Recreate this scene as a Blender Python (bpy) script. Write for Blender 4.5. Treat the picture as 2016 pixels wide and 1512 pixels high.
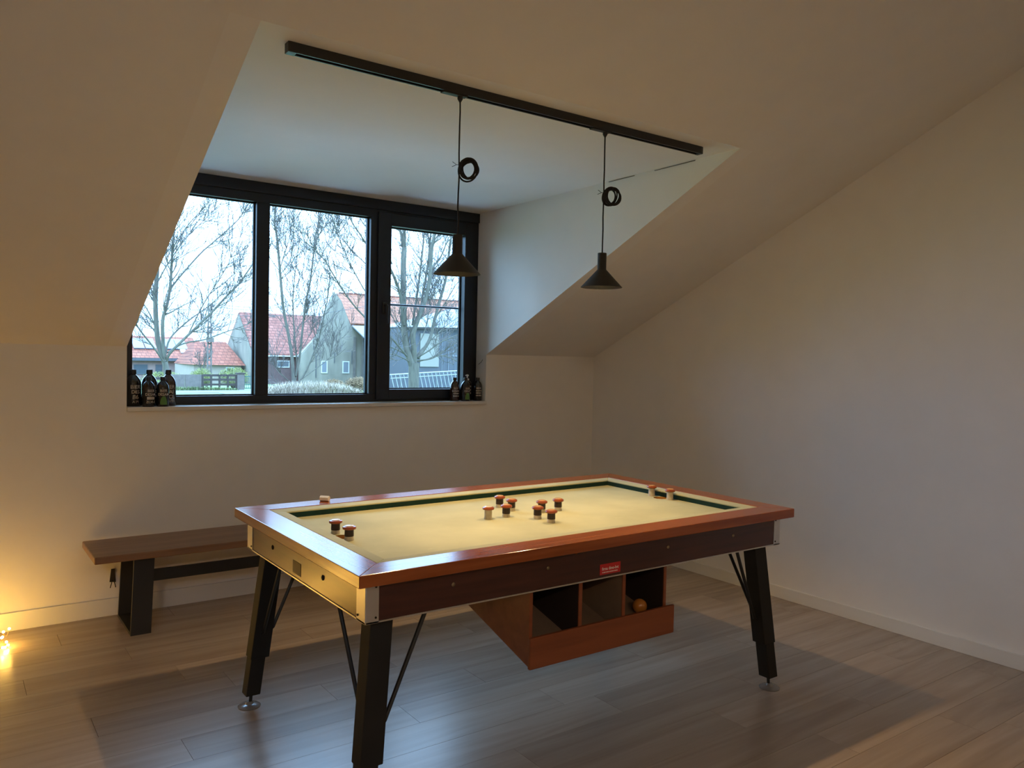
import bpy, bmesh, math, random
from mathutils import Vector, Matrix

for o in list(bpy.data.objects):
    bpy.data.objects.remove(o, do_unlink=True)
scene = bpy.context.scene
COL = scene.collection
R = random.Random(11)

# ------------------------------------------------------------------ camera
YAW, PITCH, ROLL = -0.6245, -0.0330, 0.0210
fwd = Vector((-math.sin(YAW) * math.cos(PITCH), math.cos(YAW) * math.cos(PITCH), math.sin(PITCH)))
rgt = Vector((math.cos(YAW), math.sin(YAW), 0.0))
upv = rgt.cross(fwd)
r2 = rgt * math.cos(ROLL) + upv * math.sin(ROLL)
u2 = -rgt * math.sin(ROLL) + upv * math.cos(ROLL)
cam_data = bpy.data.cameras.new('camera')
cam = bpy.data.objects.new('camera', cam_data)
COL.objects.link(cam)
m = Matrix((r2, u2, -fwd)).transposed().to_4x4()
m.translation = Vector((-4.3638, -4.9117, 1.5))
cam.matrix_world = m
cam_data.sensor_fit = 'HORIZONTAL'
cam_data.sensor_width = 36.0
cam_data.lens = 1563.2 * 36.0 / 2016.0
cam_data.clip_start = 0.05
cam_data.clip_end = 1000
scene.camera = cam

# ------------------------------------------------------------------ sky: overcast, brighter overhead (CIE overcast distribution)
SKY_ZENITH = 13.0
world = bpy.data.worlds.new('overcast_sky')
scene.world = world
world.use_nodes = True
nt = world.node_tree
nt.nodes.clear()
tc = nt.nodes.new('ShaderNodeTexCoord')
sp = nt.nodes.new('ShaderNodeSeparateXYZ')
nt.links.new(tc.outputs['Generated'], sp.inputs[0])
mx = nt.nodes.new('ShaderNodeMath'); mx.operation = 'MAXIMUM'; mx.inputs[1].default_value = 0.0
nt.links.new(sp.outputs['Z'], mx.inputs[0])
ma = nt.nodes.new('ShaderNodeMath'); ma.operation = 'MULTIPLY_ADD'
ma.inputs[1].default_value = 2.0 / 3.0 * SKY_ZENITH; ma.inputs[2].default_value = SKY_ZENITH / 3.0
nt.links.new(mx.outputs[0], ma.inputs[0])
nz = nt.nodes.new('ShaderNodeTexNoise'); nz.inputs['Scale'].default_value = 5.0; nz.inputs['Detail'].default_value = 4.0
nt.links.new(tc.outputs['Generated'], nz.inputs['Vector'])
cr = nt.nodes.new('ShaderNodeValToRGB')
cr.color_ramp.elements[0].position = 0.35; cr.color_ramp.elements[0].color = (0.33, 0.60, 1.0, 1)
cr.color_ramp.elements[1].position = 0.72; cr.color_ramp.elements[1].color = (0.44, 0.71, 1.0, 1)
nt.links.new(nz.outputs['Fac'], cr.inputs[0])
bg = nt.nodes.new('ShaderNodeBackground')
nt.links.new(cr.outputs[0], bg.inputs['Color'])
nt.links.new(ma.outputs[0], bg.inputs['Strength'])
wo = nt.nodes.new('ShaderNodeOutputWorld')
nt.links.new(bg.outputs[0], wo.inputs[0])

scene.view_settings.view_transform = 'Standard'
scene.view_settings.look = 'None'
scene.view_settings.gamma = 1.0
scene.view_settings.use_curve_mapping = False
scene.view_settings.exposure = 0.34
scene.cycles.use_denoising = True
scene.cycles.max_bounces = 7
scene.cycles.diffuse_bounces = 4
scene.cycles.glossy_bounces = 4
scene.cycles.transparent_max_bounces = 12
scene.cycles.caustics_reflective = False
scene.cycles.caustics_refractive = False
scene.cycles.sample_clamp_indirect = 6.0

WARM = (1.0, 0.65, 0.31)        # colour of the lamps over the table
FILL_WARM = (1.0, 0.70, 0.40)   # colour of the added fill lamps behind the camera
PENDANT_STRENGTH = 3700.0        # the two lamps over the table
FILL_LAMP_STRENGTH = 2250.0      # the added, unseen fill lamps behind the camera
FAIRY_STRENGTH = 135.0          # the string of lights on the floor

# ------------------------------------------------------------------ materials
def new_mat(name):
    mt = bpy.data.materials.new(name)
    mt.use_nodes = True
    n = mt.node_tree
    return mt, n, n.nodes['Principled BSDF']

def plain(name, col, rough=0.6, metal=0.0, spec=0.5, vary=0.0, scale=20.0, bump=0.0, coat=0.0, stretch=(1, 1, 1)):
    mt, n, b = new_mat(name)
    b.inputs['Base Color'].default_value = (*col, 1)
    b.inputs['Roughness'].default_value = rough
    b.inputs['Metallic'].default_value = metal
    b.inputs['Specular IOR Level'].default_value = spec
    b.inputs['Coat Weight'].default_value = coat
    b.inputs['Coat Roughness'].default_value = 0.12
    if vary or bump:
        t = n.nodes.new('ShaderNodeTexCoord')
        mp = n.nodes.new('ShaderNodeMapping'); mp.inputs['Scale'].default_value = stretch
        n.links.new(t.outputs['Object'], mp.inputs[0])
        ns = n.nodes.new('ShaderNodeTexNoise'); ns.inputs['Scale'].default_value = scale; ns.inputs['Detail'].default_value = 5
        n.links.new(mp.outputs[0], ns.inputs['Vector'])
        if vary:
            c = n.nodes.new('ShaderNodeValToRGB')
            c.color_ramp.elements[0].position = 0.3; c.color_ramp.elements[1].position = 0.7
            c.color_ramp.elements[0].color = (*[max(0, v * (1 - vary)) for v in col], 1)
            c.color_ramp.elements[1].color = (*[min(1, v * (1 + vary)) for v in col], 1)
            n.links.new(ns.outputs['Fac'], c.inputs[0])
            n.links.new(c.outputs[0], b.inputs['Base Color'])
        if bump:
            bm_ = n.nodes.new('ShaderNodeBump'); bm_.inputs['Strength'].default_value = bump; bm_.inputs['Distance'].default_value = 0.01
            n.links.new(ns.outputs['Fac'], bm_.inputs['Height'])
            n.links.new(bm_.outputs[0], b.inputs['Normal'])
    return mt

def wood(name, dark, light, axis='X', rough=0.3, scale=1.0, coat=0.0, per_object=0.0, bump=0.05):
    """long streaky grain along one axis"""
    mt, n, b = new_mat(name)
    t = n.nodes.new('ShaderNodeTexCoord')
    mp = n.nodes.new('ShaderNodeMapping')
    s = {'X': (0.9, 14, 14), 'Y': (14, 0.9, 14), 'Z': (14, 14, 0.9)}[axis]
    mp.inputs['Scale'].default_value = tuple(v * scale for v in s)
    n.links.new(t.outputs['Object'], mp.inputs[0])
    oi = n.nodes.new('ShaderNodeObjectInfo')
    add = n.nodes.new('ShaderNodeVectorMath'); add.operation = 'MULTIPLY_ADD'
    add.inputs[1].default_value = (37.0, 53.0, 71.0)
    n.links.new(oi.outputs['Random'], add.inputs[0])
    n.links.new(mp.outputs[0], add.inputs[2])
    ns = n.nodes.new('ShaderNodeTexNoise'); ns.inputs['Scale'].default_value = 1.6
    ns.inputs['Detail'].default_value = 7; ns.inputs['Distortion'].default_value = 0.6
    n.links.new(add.outputs[0], ns.inputs['Vector'])
    c = n.nodes.new('ShaderNodeValToRGB')
    c.color_ramp.elements[0].position = 0.32; c.color_ramp.elements[0].color = (*dark, 1)
    c.color_ramp.elements[1].position = 0.68; c.color_ramp.elements[1].color = (*light, 1)
    n.links.new(ns.outputs['Fac'], c.inputs[0])
    src = c.outputs[0]
    if per_object:
        mr = n.nodes.new('ShaderNodeMapRange')
        mr.inputs['To Min'].default_value = 1 - per_object; mr.inputs['To Max'].default_value = 1 + per_object
        n.links.new(oi.outputs['Random'], mr.inputs['Value'])
        vm = n.nodes.new('ShaderNodeVectorMath'); vm.operation = 'SCALE'
        n.links.new(src, vm.inputs[0]); n.links.new(mr.outputs[0], vm.inputs['Scale'])
        src = vm.outputs[0]
    n.links.new(src, b.inputs['Base Color'])
    b.inputs['Roughness'].default_value = rough
    b.inputs['Coat Weight'].default_value = coat
    b.inputs['Coat Roughness'].default_value = 0.15
    bm_ = n.nodes.new('ShaderNodeBump'); bm_.inputs['Strength'].default_value = bump; bm_.inputs['Distance'].default_value = 0.004
    n.links.new(ns.outputs['Fac'], bm_.inputs['Height'])
    n.links.new(bm_.outputs[0], b.inputs['Normal'])
    return mt

def glow(name, col, strength):
    mt = bpy.data.materials.new(name); mt.use_nodes = True
    n = mt.node_tree; n.nodes.clear()
    e = n.nodes.new('ShaderNodeEmission'); e.inputs[0].default_value = (*col, 1); e.inputs[1].default_value = strength
    o = n.nodes.new('ShaderNodeOutputMaterial'); n.links.new(e.outputs[0], o.inputs[0])
    return mt

def pane_mat(name, tint=(0.97, 0.985, 0.99)):
    mt = bpy.data.materials.new(name); mt.use_nodes = True
    n = mt.node_tree; n.nodes.clear()
    tr = n.nodes.new('ShaderNodeBsdfTransparent'); tr.inputs[0].default_value = (*tint, 1)
    gl = n.nodes.new('ShaderNodeBsdfGlossy'); gl.inputs['Roughness'].default_value = 0.02
    fr = n.nodes.new('ShaderNodeFresnel'); fr.inputs['IOR'].default_value = 1.35
    mixn = n.nodes.new('ShaderNodeMixShader')
    n.links.new(fr.outputs[0], mixn.inputs[0]); n.links.new(tr.outputs[0], mixn.inputs[1]); n.links.new(gl.outputs[0], mixn.inputs[2])
    o = n.nodes.new('ShaderNodeOutputMaterial'); n.links.new(mixn.outputs[0], o.inputs[0])
    return mt

def roof_mat(name, dark, light, row=0.28):
    """clay tile rows too far away to tell apart"""
    mt, n, b = new_mat(name)
    t = n.nodes.new('ShaderNodeTexCoord')
    br = n.nodes.new('ShaderNodeTexBrick')
    br.inputs['Color1'].default_value = (*dark, 1); br.inputs['Color2'].default_value = (*light, 1)
    br.inputs['Mortar'].default_value = (*[v * 0.55 for v in dark], 1)
    br.inputs['Scale'].default_value = 1.0; br.inputs['Brick Width'].default_value = 0.45; br.inputs['Row Height'].default_value = row
    br.inputs['Mortar Size'].default_value = 0.03
    mp = n.nodes.new('ShaderNodeMapping')
    sx = n.nodes.new('ShaderNodeSeparateXYZ'); cx = n.nodes.new('ShaderNodeCombineXYZ')
    n.links.new(t.outputs['Object'], sx.inputs[0])
    n.links.new(sx.outputs['X'], cx.inputs['X']); n.links.new(sx.outputs['Z'], cx.inputs['Y'])
    n.links.new(cx.outputs[0], br.inputs['Vector'])
    ns = n.nodes.new('ShaderNodeTexNoise'); ns.inputs['Scale'].default_value = 2.5; ns.inputs['Detail'].default_value = 5
    n.links.new(t.outputs['Object'], ns.inputs['Vector'])
    mr = n.nodes.new('ShaderNodeMapRange'); mr.inputs['From Min'].default_value = 0.3; mr.inputs['From Max'].default_value = 0.7
    mr.inputs['To Min'].default_value = 0.75; mr.inputs['To Max'].default_value = 1.15
    n.links.new(ns.outputs['Fac'], mr.inputs['Value'])
    vm = n.nodes.new('ShaderNodeVectorMath'); vm.operation = 'SCALE'
    n.links.new(br.outputs['Color'], vm.inputs[0]); n.links.new(mr.outputs[0], vm.inputs['Scale'])
    n.links.new(vm.outputs[0], b.inputs['Base Color'])
    b.inputs['Roughness'].default_value = 0.85
    return mt

def felt_mat(name, col):
    """worn cloth: faded, with pale scuffs and darker patches"""
    mt, n, b = new_mat(name)
    t = n.nodes.new('ShaderNodeTexCoord')
    ns = n.nodes.new('ShaderNodeTexNoise'); ns.inputs['Scale'].default_value = 3.5; ns.inputs['Detail'].default_value = 6
    n.links.new(t.outputs['Object'], ns.inputs['Vector'])
    c = n.nodes.new('ShaderNodeValToRGB')
    c.color_ramp.elements[0].position = 0.3; c.color_ramp.elements[0].color = (*[v * 0.86 for v in col], 1)
    c.color_ramp.elements[1].position = 0.7; c.color_ramp.elements[1].color = (*[v * 1.08 for v in col], 1)
    n.links.new(ns.outputs['Fac'], c.inputs[0])
    mp = n.nodes.new('ShaderNodeMapping'); mp.inputs['Scale'].default_value = (3.0, 14.0, 1.0); mp.inputs['Rotation'].default_value = (0, 0, 0.5)
    n.links.new(t.outputs['Object'], mp.inputs[0])
    n2 = n.nodes.new('ShaderNodeTexNoise'); n2.inputs['Scale'].default_value = 2.0; n2.inputs['Detail'].default_value = 3
    n.links.new(mp.outputs[0], n2.inputs['Vector'])
    c2 = n.nodes.new('ShaderNodeValToRGB')
    c2.color_ramp.elements[0].position = 0.70; c2.color_ramp.elements[0].color = (0, 0, 0, 1)
    c2.color_ramp.elements[1].position = 0.76; c2.color_ramp.elements[1].color = (0.7, 0.7, 0.7, 1)
    n.links.new(n2.outputs['Fac'], c2.inputs[0])
    mxn = n.nodes.new('ShaderNodeMix'); mxn.data_type = 'RGBA'
    n.links.new(c2.outputs[0], mxn.inputs['Factor'])
    n.links.new(c.outputs[0], mxn.inputs['A']); mxn.inputs['B'].default_value = (*[min(1, v * 1.25) for v in col], 1)
    n.links.new(mxn.outputs['Result'], b.inputs['Base Color'])
    b.inputs['Roughness'].default_value = 0.95
    b.inputs['Specular IOR Level'].default_value = 0.15
    f = n.nodes.new('ShaderNodeTexNoise'); f.inputs['Scale'].default_value = 700
    n.links.new(t.outputs['Object'], f.inputs['Vector'])
    bm_ = n.nodes.new('ShaderNodeBump'); bm_.inputs['Strength'].default_value = 0.15; bm_.inputs['Distance'].default_value = 0.001
    n.links.new(f.outputs['Fac'], bm_.inputs['Height']); n.links.new(bm_.outputs[0], b.inputs['Normal'])
    return mt

M = {}
M['paint'] = plain('white_wall_paint', (0.86, 0.84, 0.81), 0.85, vary=0.015, scale=6, bump=0.03)
M['paint_dormer'] = plain('white_dormer_paint', (0.88, 0.87, 0.85), 0.85, vary=0.01, scale=6, bump=0.03)
M['skirting'] = plain('white_skirting_lacquer', (0.80, 0.79, 0.76), 0.45)
M['plank'] = wood('laminate_plank', (0.33, 0.255, 0.195), (0.43, 0.345, 0.27), 'X', rough=0.27, scale=0.7, per_object=0.10, bump=0.03)
M['underlay'] = plain('floor_underlay', (0.10, 0.075, 0.055), 0.8)
M['frame'] = plain('anthracite_window_lacquer', (0.006, 0.011, 0.021), 0.42)
M['gasket'] = plain('black_gasket', (0.01, 0.01, 0.012), 0.6)
M['steel'] = plain('brushed_steel', (0.55, 0.56, 0.58), 0.3, metal=1.0)
M['sill'] = plain('white_sill', (0.74, 0.71, 0.66), 0.35)
M['pane'] = pane_mat('window_glass')
M['black'] = plain('matt_black_metal', (0.012, 0.012, 0.013), 0.5)
M['track'] = plain('black_track_aluminium', (0.016, 0.016, 0.018), 0.4)
M['slot'] = plain('track_slot_black', (0.004, 0.004, 0.004), 0.6)
M['shade_in'] = plain('shade_inner_lacquer', (0.05, 0.045, 0.04), 0.4)
M['cord'] = plain('black_textile_cord', (0.012, 0.011, 0.011), 0.8)
M['bulb'] = glow('warm_bulb', WARM, PENDANT_STRENGTH)
M['bulb_fill'] = glow('warm_fill_bulb', FILL_WARM, FILL_LAMP_STRENGTH)
M['led'] = glow('warm_led', (1.0, 0.55, 0.10), FAIRY_STRENGTH)
M['led_wire'] = plain('copper_wire', (0.45, 0.22, 0.08), 0.4, metal=1.0)
M['railX'] = wood('varnished_rail_wood_long', (0.24, 0.055, 0.012), (0.36, 0.098, 0.024), 'X', rough=0.19, scale=1.3, coat=0.12, bump=0.02)
M['railY'] = wood('varnished_rail_wood_cross', (0.24, 0.055, 0.012), (0.36, 0.098, 0.024), 'Y', rough=0.19, scale=1.3, coat=0.12, bump=0.02)
M['apronX'] = wood('dark_mahogany_long', (0.040, 0.011, 0.008), (0.072, 0.020, 0.013), 'X', rough=0.30, scale=1.5, coat=0.15, bump=0.05)
M['apronY'] = wood('dark_mahogany_cross', (0.040, 0.011, 0.008), (0.072, 0.020, 0.013), 'Y', rough=0.30, scale=1.5, coat=0.15, bump=0.05)
M['tray'] = wood('tray_plywood', (0.19, 0.048, 0.016), (0.26, 0.072, 0.025), 'X', rough=0.45, scale=1.0)
M['tray_in'] = plain('tray_inner_board', (0.20, 0.13, 0.085), 0.7, vary=0.12, scale=9)
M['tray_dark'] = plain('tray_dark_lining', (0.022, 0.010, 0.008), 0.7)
M['felt'] = felt_mat('worn_green_cloth', (0.49, 0.49, 0.30))
M['felt_top'] = felt_mat('faded_cushion_cloth', (0.47, 0.47, 0.30))
M['cushion'] = plain('dark_green_cushion_cloth', (0.006, 0.045, 0.038), 0.9, vary=0.15, scale=40)
M['alu'] = plain('aluminium_plate', (0.62, 0.60, 0.56), 0.33, metal=0.85, vary=0.06, scale=12)
M['screw'] = plain('dark_screw', (0.03, 0.025, 0.02), 0.5, metal=0.6)
M['bolt'] = plain('worn_bolt', (0.28, 0.22, 0.14), 0.4, metal=0.9)
M['leg'] = plain('black_lacquered_leg', (0.013, 0.012, 0.011), 0.65, spec=0.3, vary=0.2, scale=8)
M['rod'] = plain('black_steel_rod', (0.010, 0.010, 0.010), 0.45)
M['glide'] = plain('clear_grey_foot_disc', (0.20, 0.19, 0.18), 0.25, coat=0.5)
M['bump_post'] = plain('bumper_cream_post', (0.55, 0.48, 0.36), 0.6, vary=0.15, scale=60)
M['bump_sleeve'] = plain('bumper_dark_sleeve', (0.030, 0.014, 0.012), 0.55, vary=0.2, scale=60)
M['bump_cap'] = plain('bumper_brown_cap', (0.30, 0.062, 0.016), 0.3, vary=0.15, scale=50, coat=0.3)
M['bump_disc'] = plain('bumper_top_disc', (0.62, 0.36, 0.17), 0.22, coat=0.4)
M['bump_disc_pale'] = plain('bumper_top_disc_cream', (0.72, 0.64, 0.48), 0.25, coat=0.4)
M['pocket'] = plain('pocket_ring_orange', (0.62, 0.30, 0.06), 0.5)
M['pocket_in'] = plain('pocket_shaft', (0.10, 0.05, 0.02), 0.7)
M['sticker'] = plain('red_sticker', (0.52, 0.018, 0.022), 0.4)
M['sticker_ink'] = plain('white_print', (0.82, 0.76, 0.72), 0.5)
M['patch'] = plain('faded_label_patch', (0.040, 0.018, 0.010), 0.5)
M['chalk'] = plain('white_chalk_paper', (0.72, 0.73, 0.71), 0.7, vary=0.08, scale=60)
M['ball'] = plain('orange_ball', (0.52, 0.19, 0.035), 0.25, coat=0.4)
M['bench'] = wood('bench_oak', (0.20, 0.090, 0.040), (0.30, 0.150, 0.070), 'X', rough=0.35, scale=0.9, coat=0.1)
M['bench_leg'] = plain('bench_dark_steel', (0.022, 0.020, 0.019), 0.5)
M['brown_glass'] = plain('brown_bottle_glass', (0.030, 0.009, 0.004), 0.08, spec=0.8, coat=0.3)
M['black_glass'] = plain('black_bottle_glass', (0.010, 0.009, 0.010), 0.10, spec=0.7, coat=0.3)
M['bcap'] = plain('black_bottle_cap', (0.008, 0.008, 0.009), 0.4)
M['ink'] = plain('bottle_print_cream', (0.55, 0.50, 0.44), 0.6)
M['ink_green'] = plain('bottle_print_green', (0.10, 0.24, 0.06), 0.6)
M['white_plastic'] = plain('white_pump_plastic', (0.80, 0.82, 0.84), 0.3)
M['hole'] = plain('dark_cable_box', (0.018, 0.014, 0.010), 0.7)
# outside
M['grass'] = plain('winter_grass', (0.116, 0.157, 0.061), 0.95, vary=0.35, scale=0.6)
M['road'] = plain('pale_road', (0.120, 0.117, 0.114), 0.9, vary=0.08, scale=1.5)
M['bark'] = plain('grey_green_bark', (0.084, 0.081, 0.063), 0.9, vary=0.35, scale=5, stretch=(3, 3, 0.5))
M['twig'] = plain('thin_twig_bark', (0.085, 0.076, 0.068), 0.9)
M['roof'] = roof_mat('red_clay_tiles', (0.206, 0.055, 0.029), (0.258, 0.084, 0.047))
M['roof_orange'] = roof_mat('orange_clay_tiles', (0.214, 0.072, 0.034), (0.247, 0.097, 0.051), row=0.36)
M['roof_old'] = roof_mat('weathered_red_tiles', (0.171, 0.053, 0.035), (0.243, 0.088, 0.060))
M['gable'] = plain('algae_green_render', (0.186, 0.171, 0.133), 0.95, vary=0.22, scale=0.9, stretch=(1.6, 1.6, 0.6))
M['brick'] = plain('purple_brown_brick', (0.103, 0.064, 0.061), 0.95, vary=0.2, scale=5)
M['pink'] = plain('pink_brick_render', (0.218, 0.152, 0.137), 0.95, vary=0.12, scale=3)
M['beige'] = plain('beige_render', (0.279, 0.242, 0.194), 0.9, vary=0.08, scale=2)
M['white'] = plain('white_frame', (0.455, 0.461, 0.467), 0.5)
M['dark_pane'] = plain('dark_window_pane', (0.06, 0.075, 0.09), 0.12)
M['slate'] = plain('dark_grey_boards', (0.061, 0.068, 0.079), 0.7, vary=0.2, scale=2, stretch=(5, 5, 0.3))
M['zinc'] = plain('pale_grey_roof_sheet', (0.140, 0.154, 0.169), 0.5, vary=0.08, scale=1)
M['panel'] = plain('beige_board_panel', (0.218, 0.209, 0.176), 0.8)
M['solar'] = plain('solar_panel_blue', (0.10, 0.13, 0.18), 0.2)
M['concrete'] = plain('grey_concrete', (0.13, 0.115, 0.10), 0.9, vary=0.2, scale=4)
M['fence'] = plain('weathered_fence_wood', (0.047, 0.039, 0.034), 0.9, vary=0.25, scale=6)
M['green_metal'] = plain('green_metal_gate', (0.04, 0.13, 0.12), 0.5)
M['galv'] = plain('galvanised_rail', (0.259, 0.276, 0.289), 0.45, metal=0.2)
M['hedge'] = plain('yellow_green_hedge_leaf', (0.145, 0.169, 0.045), 0.9, vary=0.4, scale=3)
M['shrub'] = plain('russet_shrub_twig', (0.182, 0.122, 0.061), 0.9, vary=0.4, scale=4)
M['straw'] = plain('pale_straw_grass', (0.340, 0.286, 0.218), 0.9, vary=0.3, scale=3)
M['bounce_roof'] = plain('pale_bounce_roofing', (0.72, 0.72, 0.71), 0.8, vary=0.1, scale=3)  # kept pale so the added roof reflects daylight inward
M['wire'] = plain('dark_overhead_wire', (0.06, 0.065, 0.07), 0.6)

# ------------------------------------------------------------------ mesh helpers
def box(bm, x0, x1, y0, y1, z0, z1, bev=0.0):
    vs = [bm.verts.new((x, y, z)) for x in (x0, x1) for y in (y0, y1) for z in (z0, z1)]
    fs = [(0, 1, 3, 2), (4, 6, 7, 5), (0, 4, 5, 1), (2, 3, 7, 6), (0, 2, 6, 4), (1, 5, 7, 3)]
    faces = [bm.faces.new([vs[i] for i in f]) for f in fs]
    if bev:
        es = list({e for f in faces for e in f.edges})
        bmesh.ops.bevel(bm, geom=es, offset=bev, segments=2, affect='EDGES', profile=0.5)
    return bm

def hexa(bm, bottom, top, bev=0.0):
    """prism between two matching rings of points"""
    n = len(bottom)
    a = [bm.verts.new(p) for p in bottom]; b = [bm.verts.new(p) for p in top]
    faces = [bm.faces.new(a[::-1]), bm.faces.new(b)]
    for i in range(n):
        j = (i + 1) % n
        faces.append(bm.faces.new([a[i], a[j], b[j], b[i]]))
    if bev:
        es = list({e for f in faces for e in f.edges})
        bmesh.ops.bevel(bm, geom=es, offset=bev, segments=2, affect='EDGES', profile=0.5)
    return bm

def prism(bm, pts, vec, bev=0.0):
    v = Vector(vec)
    return hexa(bm, [Vector(p) for p in pts], [Vector(p) + v for p in pts], bev)

def tube(bm, pts, rad, seg=8, closed=False):
    pts = [Vector(p) for p in pts]
    n = len(pts)
    if not hasattr(rad, '__len__'):
        rad = [rad] * n
    rings = []
    prev = None
    for i, p in enumerate(pts):
        if closed:
            d = pts[(i + 1) % n] - pts[i - 1]
        else:
            d = pts[min(i + 1, n - 1)] - pts[max(i - 1, 0)]
        d.normalize()
        if prev is None:
            a = Vector((0, 0, 1)) if abs(d.z) < 0.9 else Vector((1, 0, 0))
            a = (a - d * a.dot(d)).normalized()
        else:
            a = prev - d * prev.dot(d)
            a = a.normalized() if a.length > 1e-6 else d.orthogonal().normalized()
        prev = a
        b = d.cross(a)
        rings.append([bm.verts.new(p + (a * math.cos(t) + b * math.sin(t)) * rad[i]) for t in [2 * math.pi * k / seg for k in range(seg)]])
    m_ = n if closed else n - 1
    for i in range(m_):
        r0, r1 = rings[i], rings[(i + 1) % n]
        for k in range(seg):
            bm.faces.new([r0[k], r0[(k + 1) % seg], r1[(k + 1) % seg], r1[k]])
    if not closed:
        if seg > 2:
            bm.faces.new(rings[0][::-1]); bm.faces.new(rings[-1])
    return bm

def lathe(bm, prof, c=(0, 0, 0), seg=32, cap=True):
    c = Vector(c)
    rings = []
    for r, z in prof:
        if r < 1e-5:
            rings.append([bm.verts.new(c + Vector((0, 0, z)))])
        else:
            rings.append([bm.verts.new(c + Vector((r * math.cos(2 * math.pi * k / seg), r * math.sin(2 * math.pi * k / seg), z))) for k in range(seg)])
    for i in range(len(rings) - 1):
        a, b = rings[i], rings[i + 1]
        for k in range(seg):
            j = (k + 1) % seg
            if len(a) == 1 and len(b) == 1:
                continue
            if len(a) == 1:
                bm.faces.new([a[0], b[j], b[k]])
            elif len(b) == 1:
                bm.faces.new([a[k], a[j], b[0]])
            else:
                bm.faces.new([a[k], a[j], b[j], b[k]])
    if cap:
        if len(rings[0]) > 1: bm.faces.new(rings[0][::-1])
        if len(rings[-1]) > 1: bm.faces.new(rings[-1])
    return bm

def base_of(p):
    v = Vector((0, 0, 0))
    while p is not None:
        v += p.location
        p = p.parent
    return v

def mesh_of(name, bm, mt, smooth=False, off=None):
    bmesh.ops.recalc_face_normals(bm, faces=bm.faces[:])
    if off is not None and off.length > 0:
        bmesh.ops.translate(bm, verts=bm.verts[:], vec=-off)
    me = bpy.data.meshes.new(name)
    bm.to_mesh(me); bm.free()
    if mt is not None:
        me.materials.append(mt)
    if smooth:
        for p in me.polygons: p.use_smooth = True
        try:
            me.set_sharp_from_angle(angle=math.radians(40))
        except Exception:
            pass
    return me

def obj(name, bm, mt, parent=None, smooth=False):
    """one mesh object; the shape is given in room coordinates"""
    off = base_of(parent)
    me = mesh_of(name, bm, mt, smooth, off)
    o = bpy.data.objects.new(name, me)
    COL.objects.link(o)
    if parent is not None:
        o.parent = parent
    return o

def tag(o, label=None, cat=None, group=None, kind=None):
    if label: o['label'] = label
    if cat: o['category'] = cat
    if group: o['group'] = group
    if kind: o['kind'] = kind
    return o

def thing(name, loc, label, cat, group=None):
    o = bpy.data.objects.new(name, None)
    o.empty_display_size = 0.1
    COL.objects.link(o)
    o.location = loc
    return tag(o, label, cat, group)

def struct(name, bm, mt, parent=None, smooth=False):
    o = obj(name, bm, mt, parent, smooth)
    if parent is None:
        o['kind'] = 'structure'
    return o

def inst(name, me, parent, loc, rot=(0, 0, 0), scl=(1, 1, 1)):
    """a copy sharing mesh data; loc is in room coordinates"""
    o = bpy.data.objects.new(name, me)
    COL.objects.link(o)
    if parent is not None:
        o.parent = parent
    o.location = Vector(loc) - base_of(parent)
    o.rotation_euler = rot
    o.scale = scl
    return o

def text_mesh(body, size, extrude=0.0, align='CENTER', offset=0.0, spacing=1.0):
    cu = bpy.data.curves.new('lettering', 'FONT')
    cu.body = body; cu.size = size; cu.extrude = extrude
    cu.align_x = align; cu.align_y = 'CENTER'; cu.offset = offset; cu.space_character = spacing
    cu.resolution_u = 3
    to = bpy.data.objects.new('lettering', cu)
    COL.objects.link(to)
    dg = bpy.context.evaluated_depsgraph_get()
    me = bpy.data.meshes.new_from_object(to.evaluated_get(dg))
    bpy.data.objects.remove(to, do_unlink=True)
    return me
# ------------------------------------------------------------------ the room shell
HK, HT, YT = 1.519, 2.588, -2.2746          # knee wall height, dormer ceiling height, inner edge of the dormer
XL, XR = -3.508, -1.065                     # dormer cheeks
ZC, YW = 2.576, 0.137                       # dormer ceiling at the window, window plane
ZS = 1.150                                  # underside of the sill board
G = (HT - HK) / -YT                         # roof pitch
RIDGE_Y, ROOM_X, ROOM_Y = -5.0, -9.0, -10.0
ZR = HK + G * -RIDGE_Y
def sz(y): return HK - G * y

bm = bmesh.new(); box(bm, ROOM_X - .2, .2, ROOM_Y - .2, .2, -.20, -.013)
floor = struct('floor', bm, M['underlay'])
PL, PW, TH = 1.29, 0.192, 0.013
bm = bmesh.new(); box(bm, 0.0007, PL - 0.0007, 0.0007, PW - 0.0007, -TH, 0)
plank_me = mesh_of('plank', bm, M['plank'])
rest = bmesh.new()
row = 0
y = -0.001
while y > ROOM_Y:
    y0 = y - PW
    x1 = 0.0
    first = [0.55, 1.0, 0.3, 0.8, 0.15, 0.68][row % 6] * PL
    ln = first
    while x1 > ROOM_X + 0.01:
        l = min(ln, x1 - ROOM_X)
        x0 = x1 - l
        yy0 = max(y0, ROOM_Y)
        if y0 > -5.2 and x1 > -5.6:
            inst('plank', plank_me, floor, (x0, y0, 0), scl=(l / PL, 1, 1))
        elif l > .02 and y - yy0 > .02:
            box(rest, x0 + .0007, x1 - .0007, yy0 + .0007, y - .0007, -TH, 0)
        x1 = x0
        ln = PL
    y = y0
    row += 1
o = obj('plank_field', rest, M['plank'], floor); o['kind'] = 'stuff'

bm = bmesh.new()
prism(bm, [(ROOM_X - .2, 0, -.05), (.2, 0, -.05), (.2, 0, HK), (XR, 0, HK), (XR, 0, ZS), (XL, 0, ZS), (XL, 0, HK), (ROOM_X - .2, 0, HK)], (0, .30, 0))
struct('wall_back', bm, M['paint'])

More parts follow.
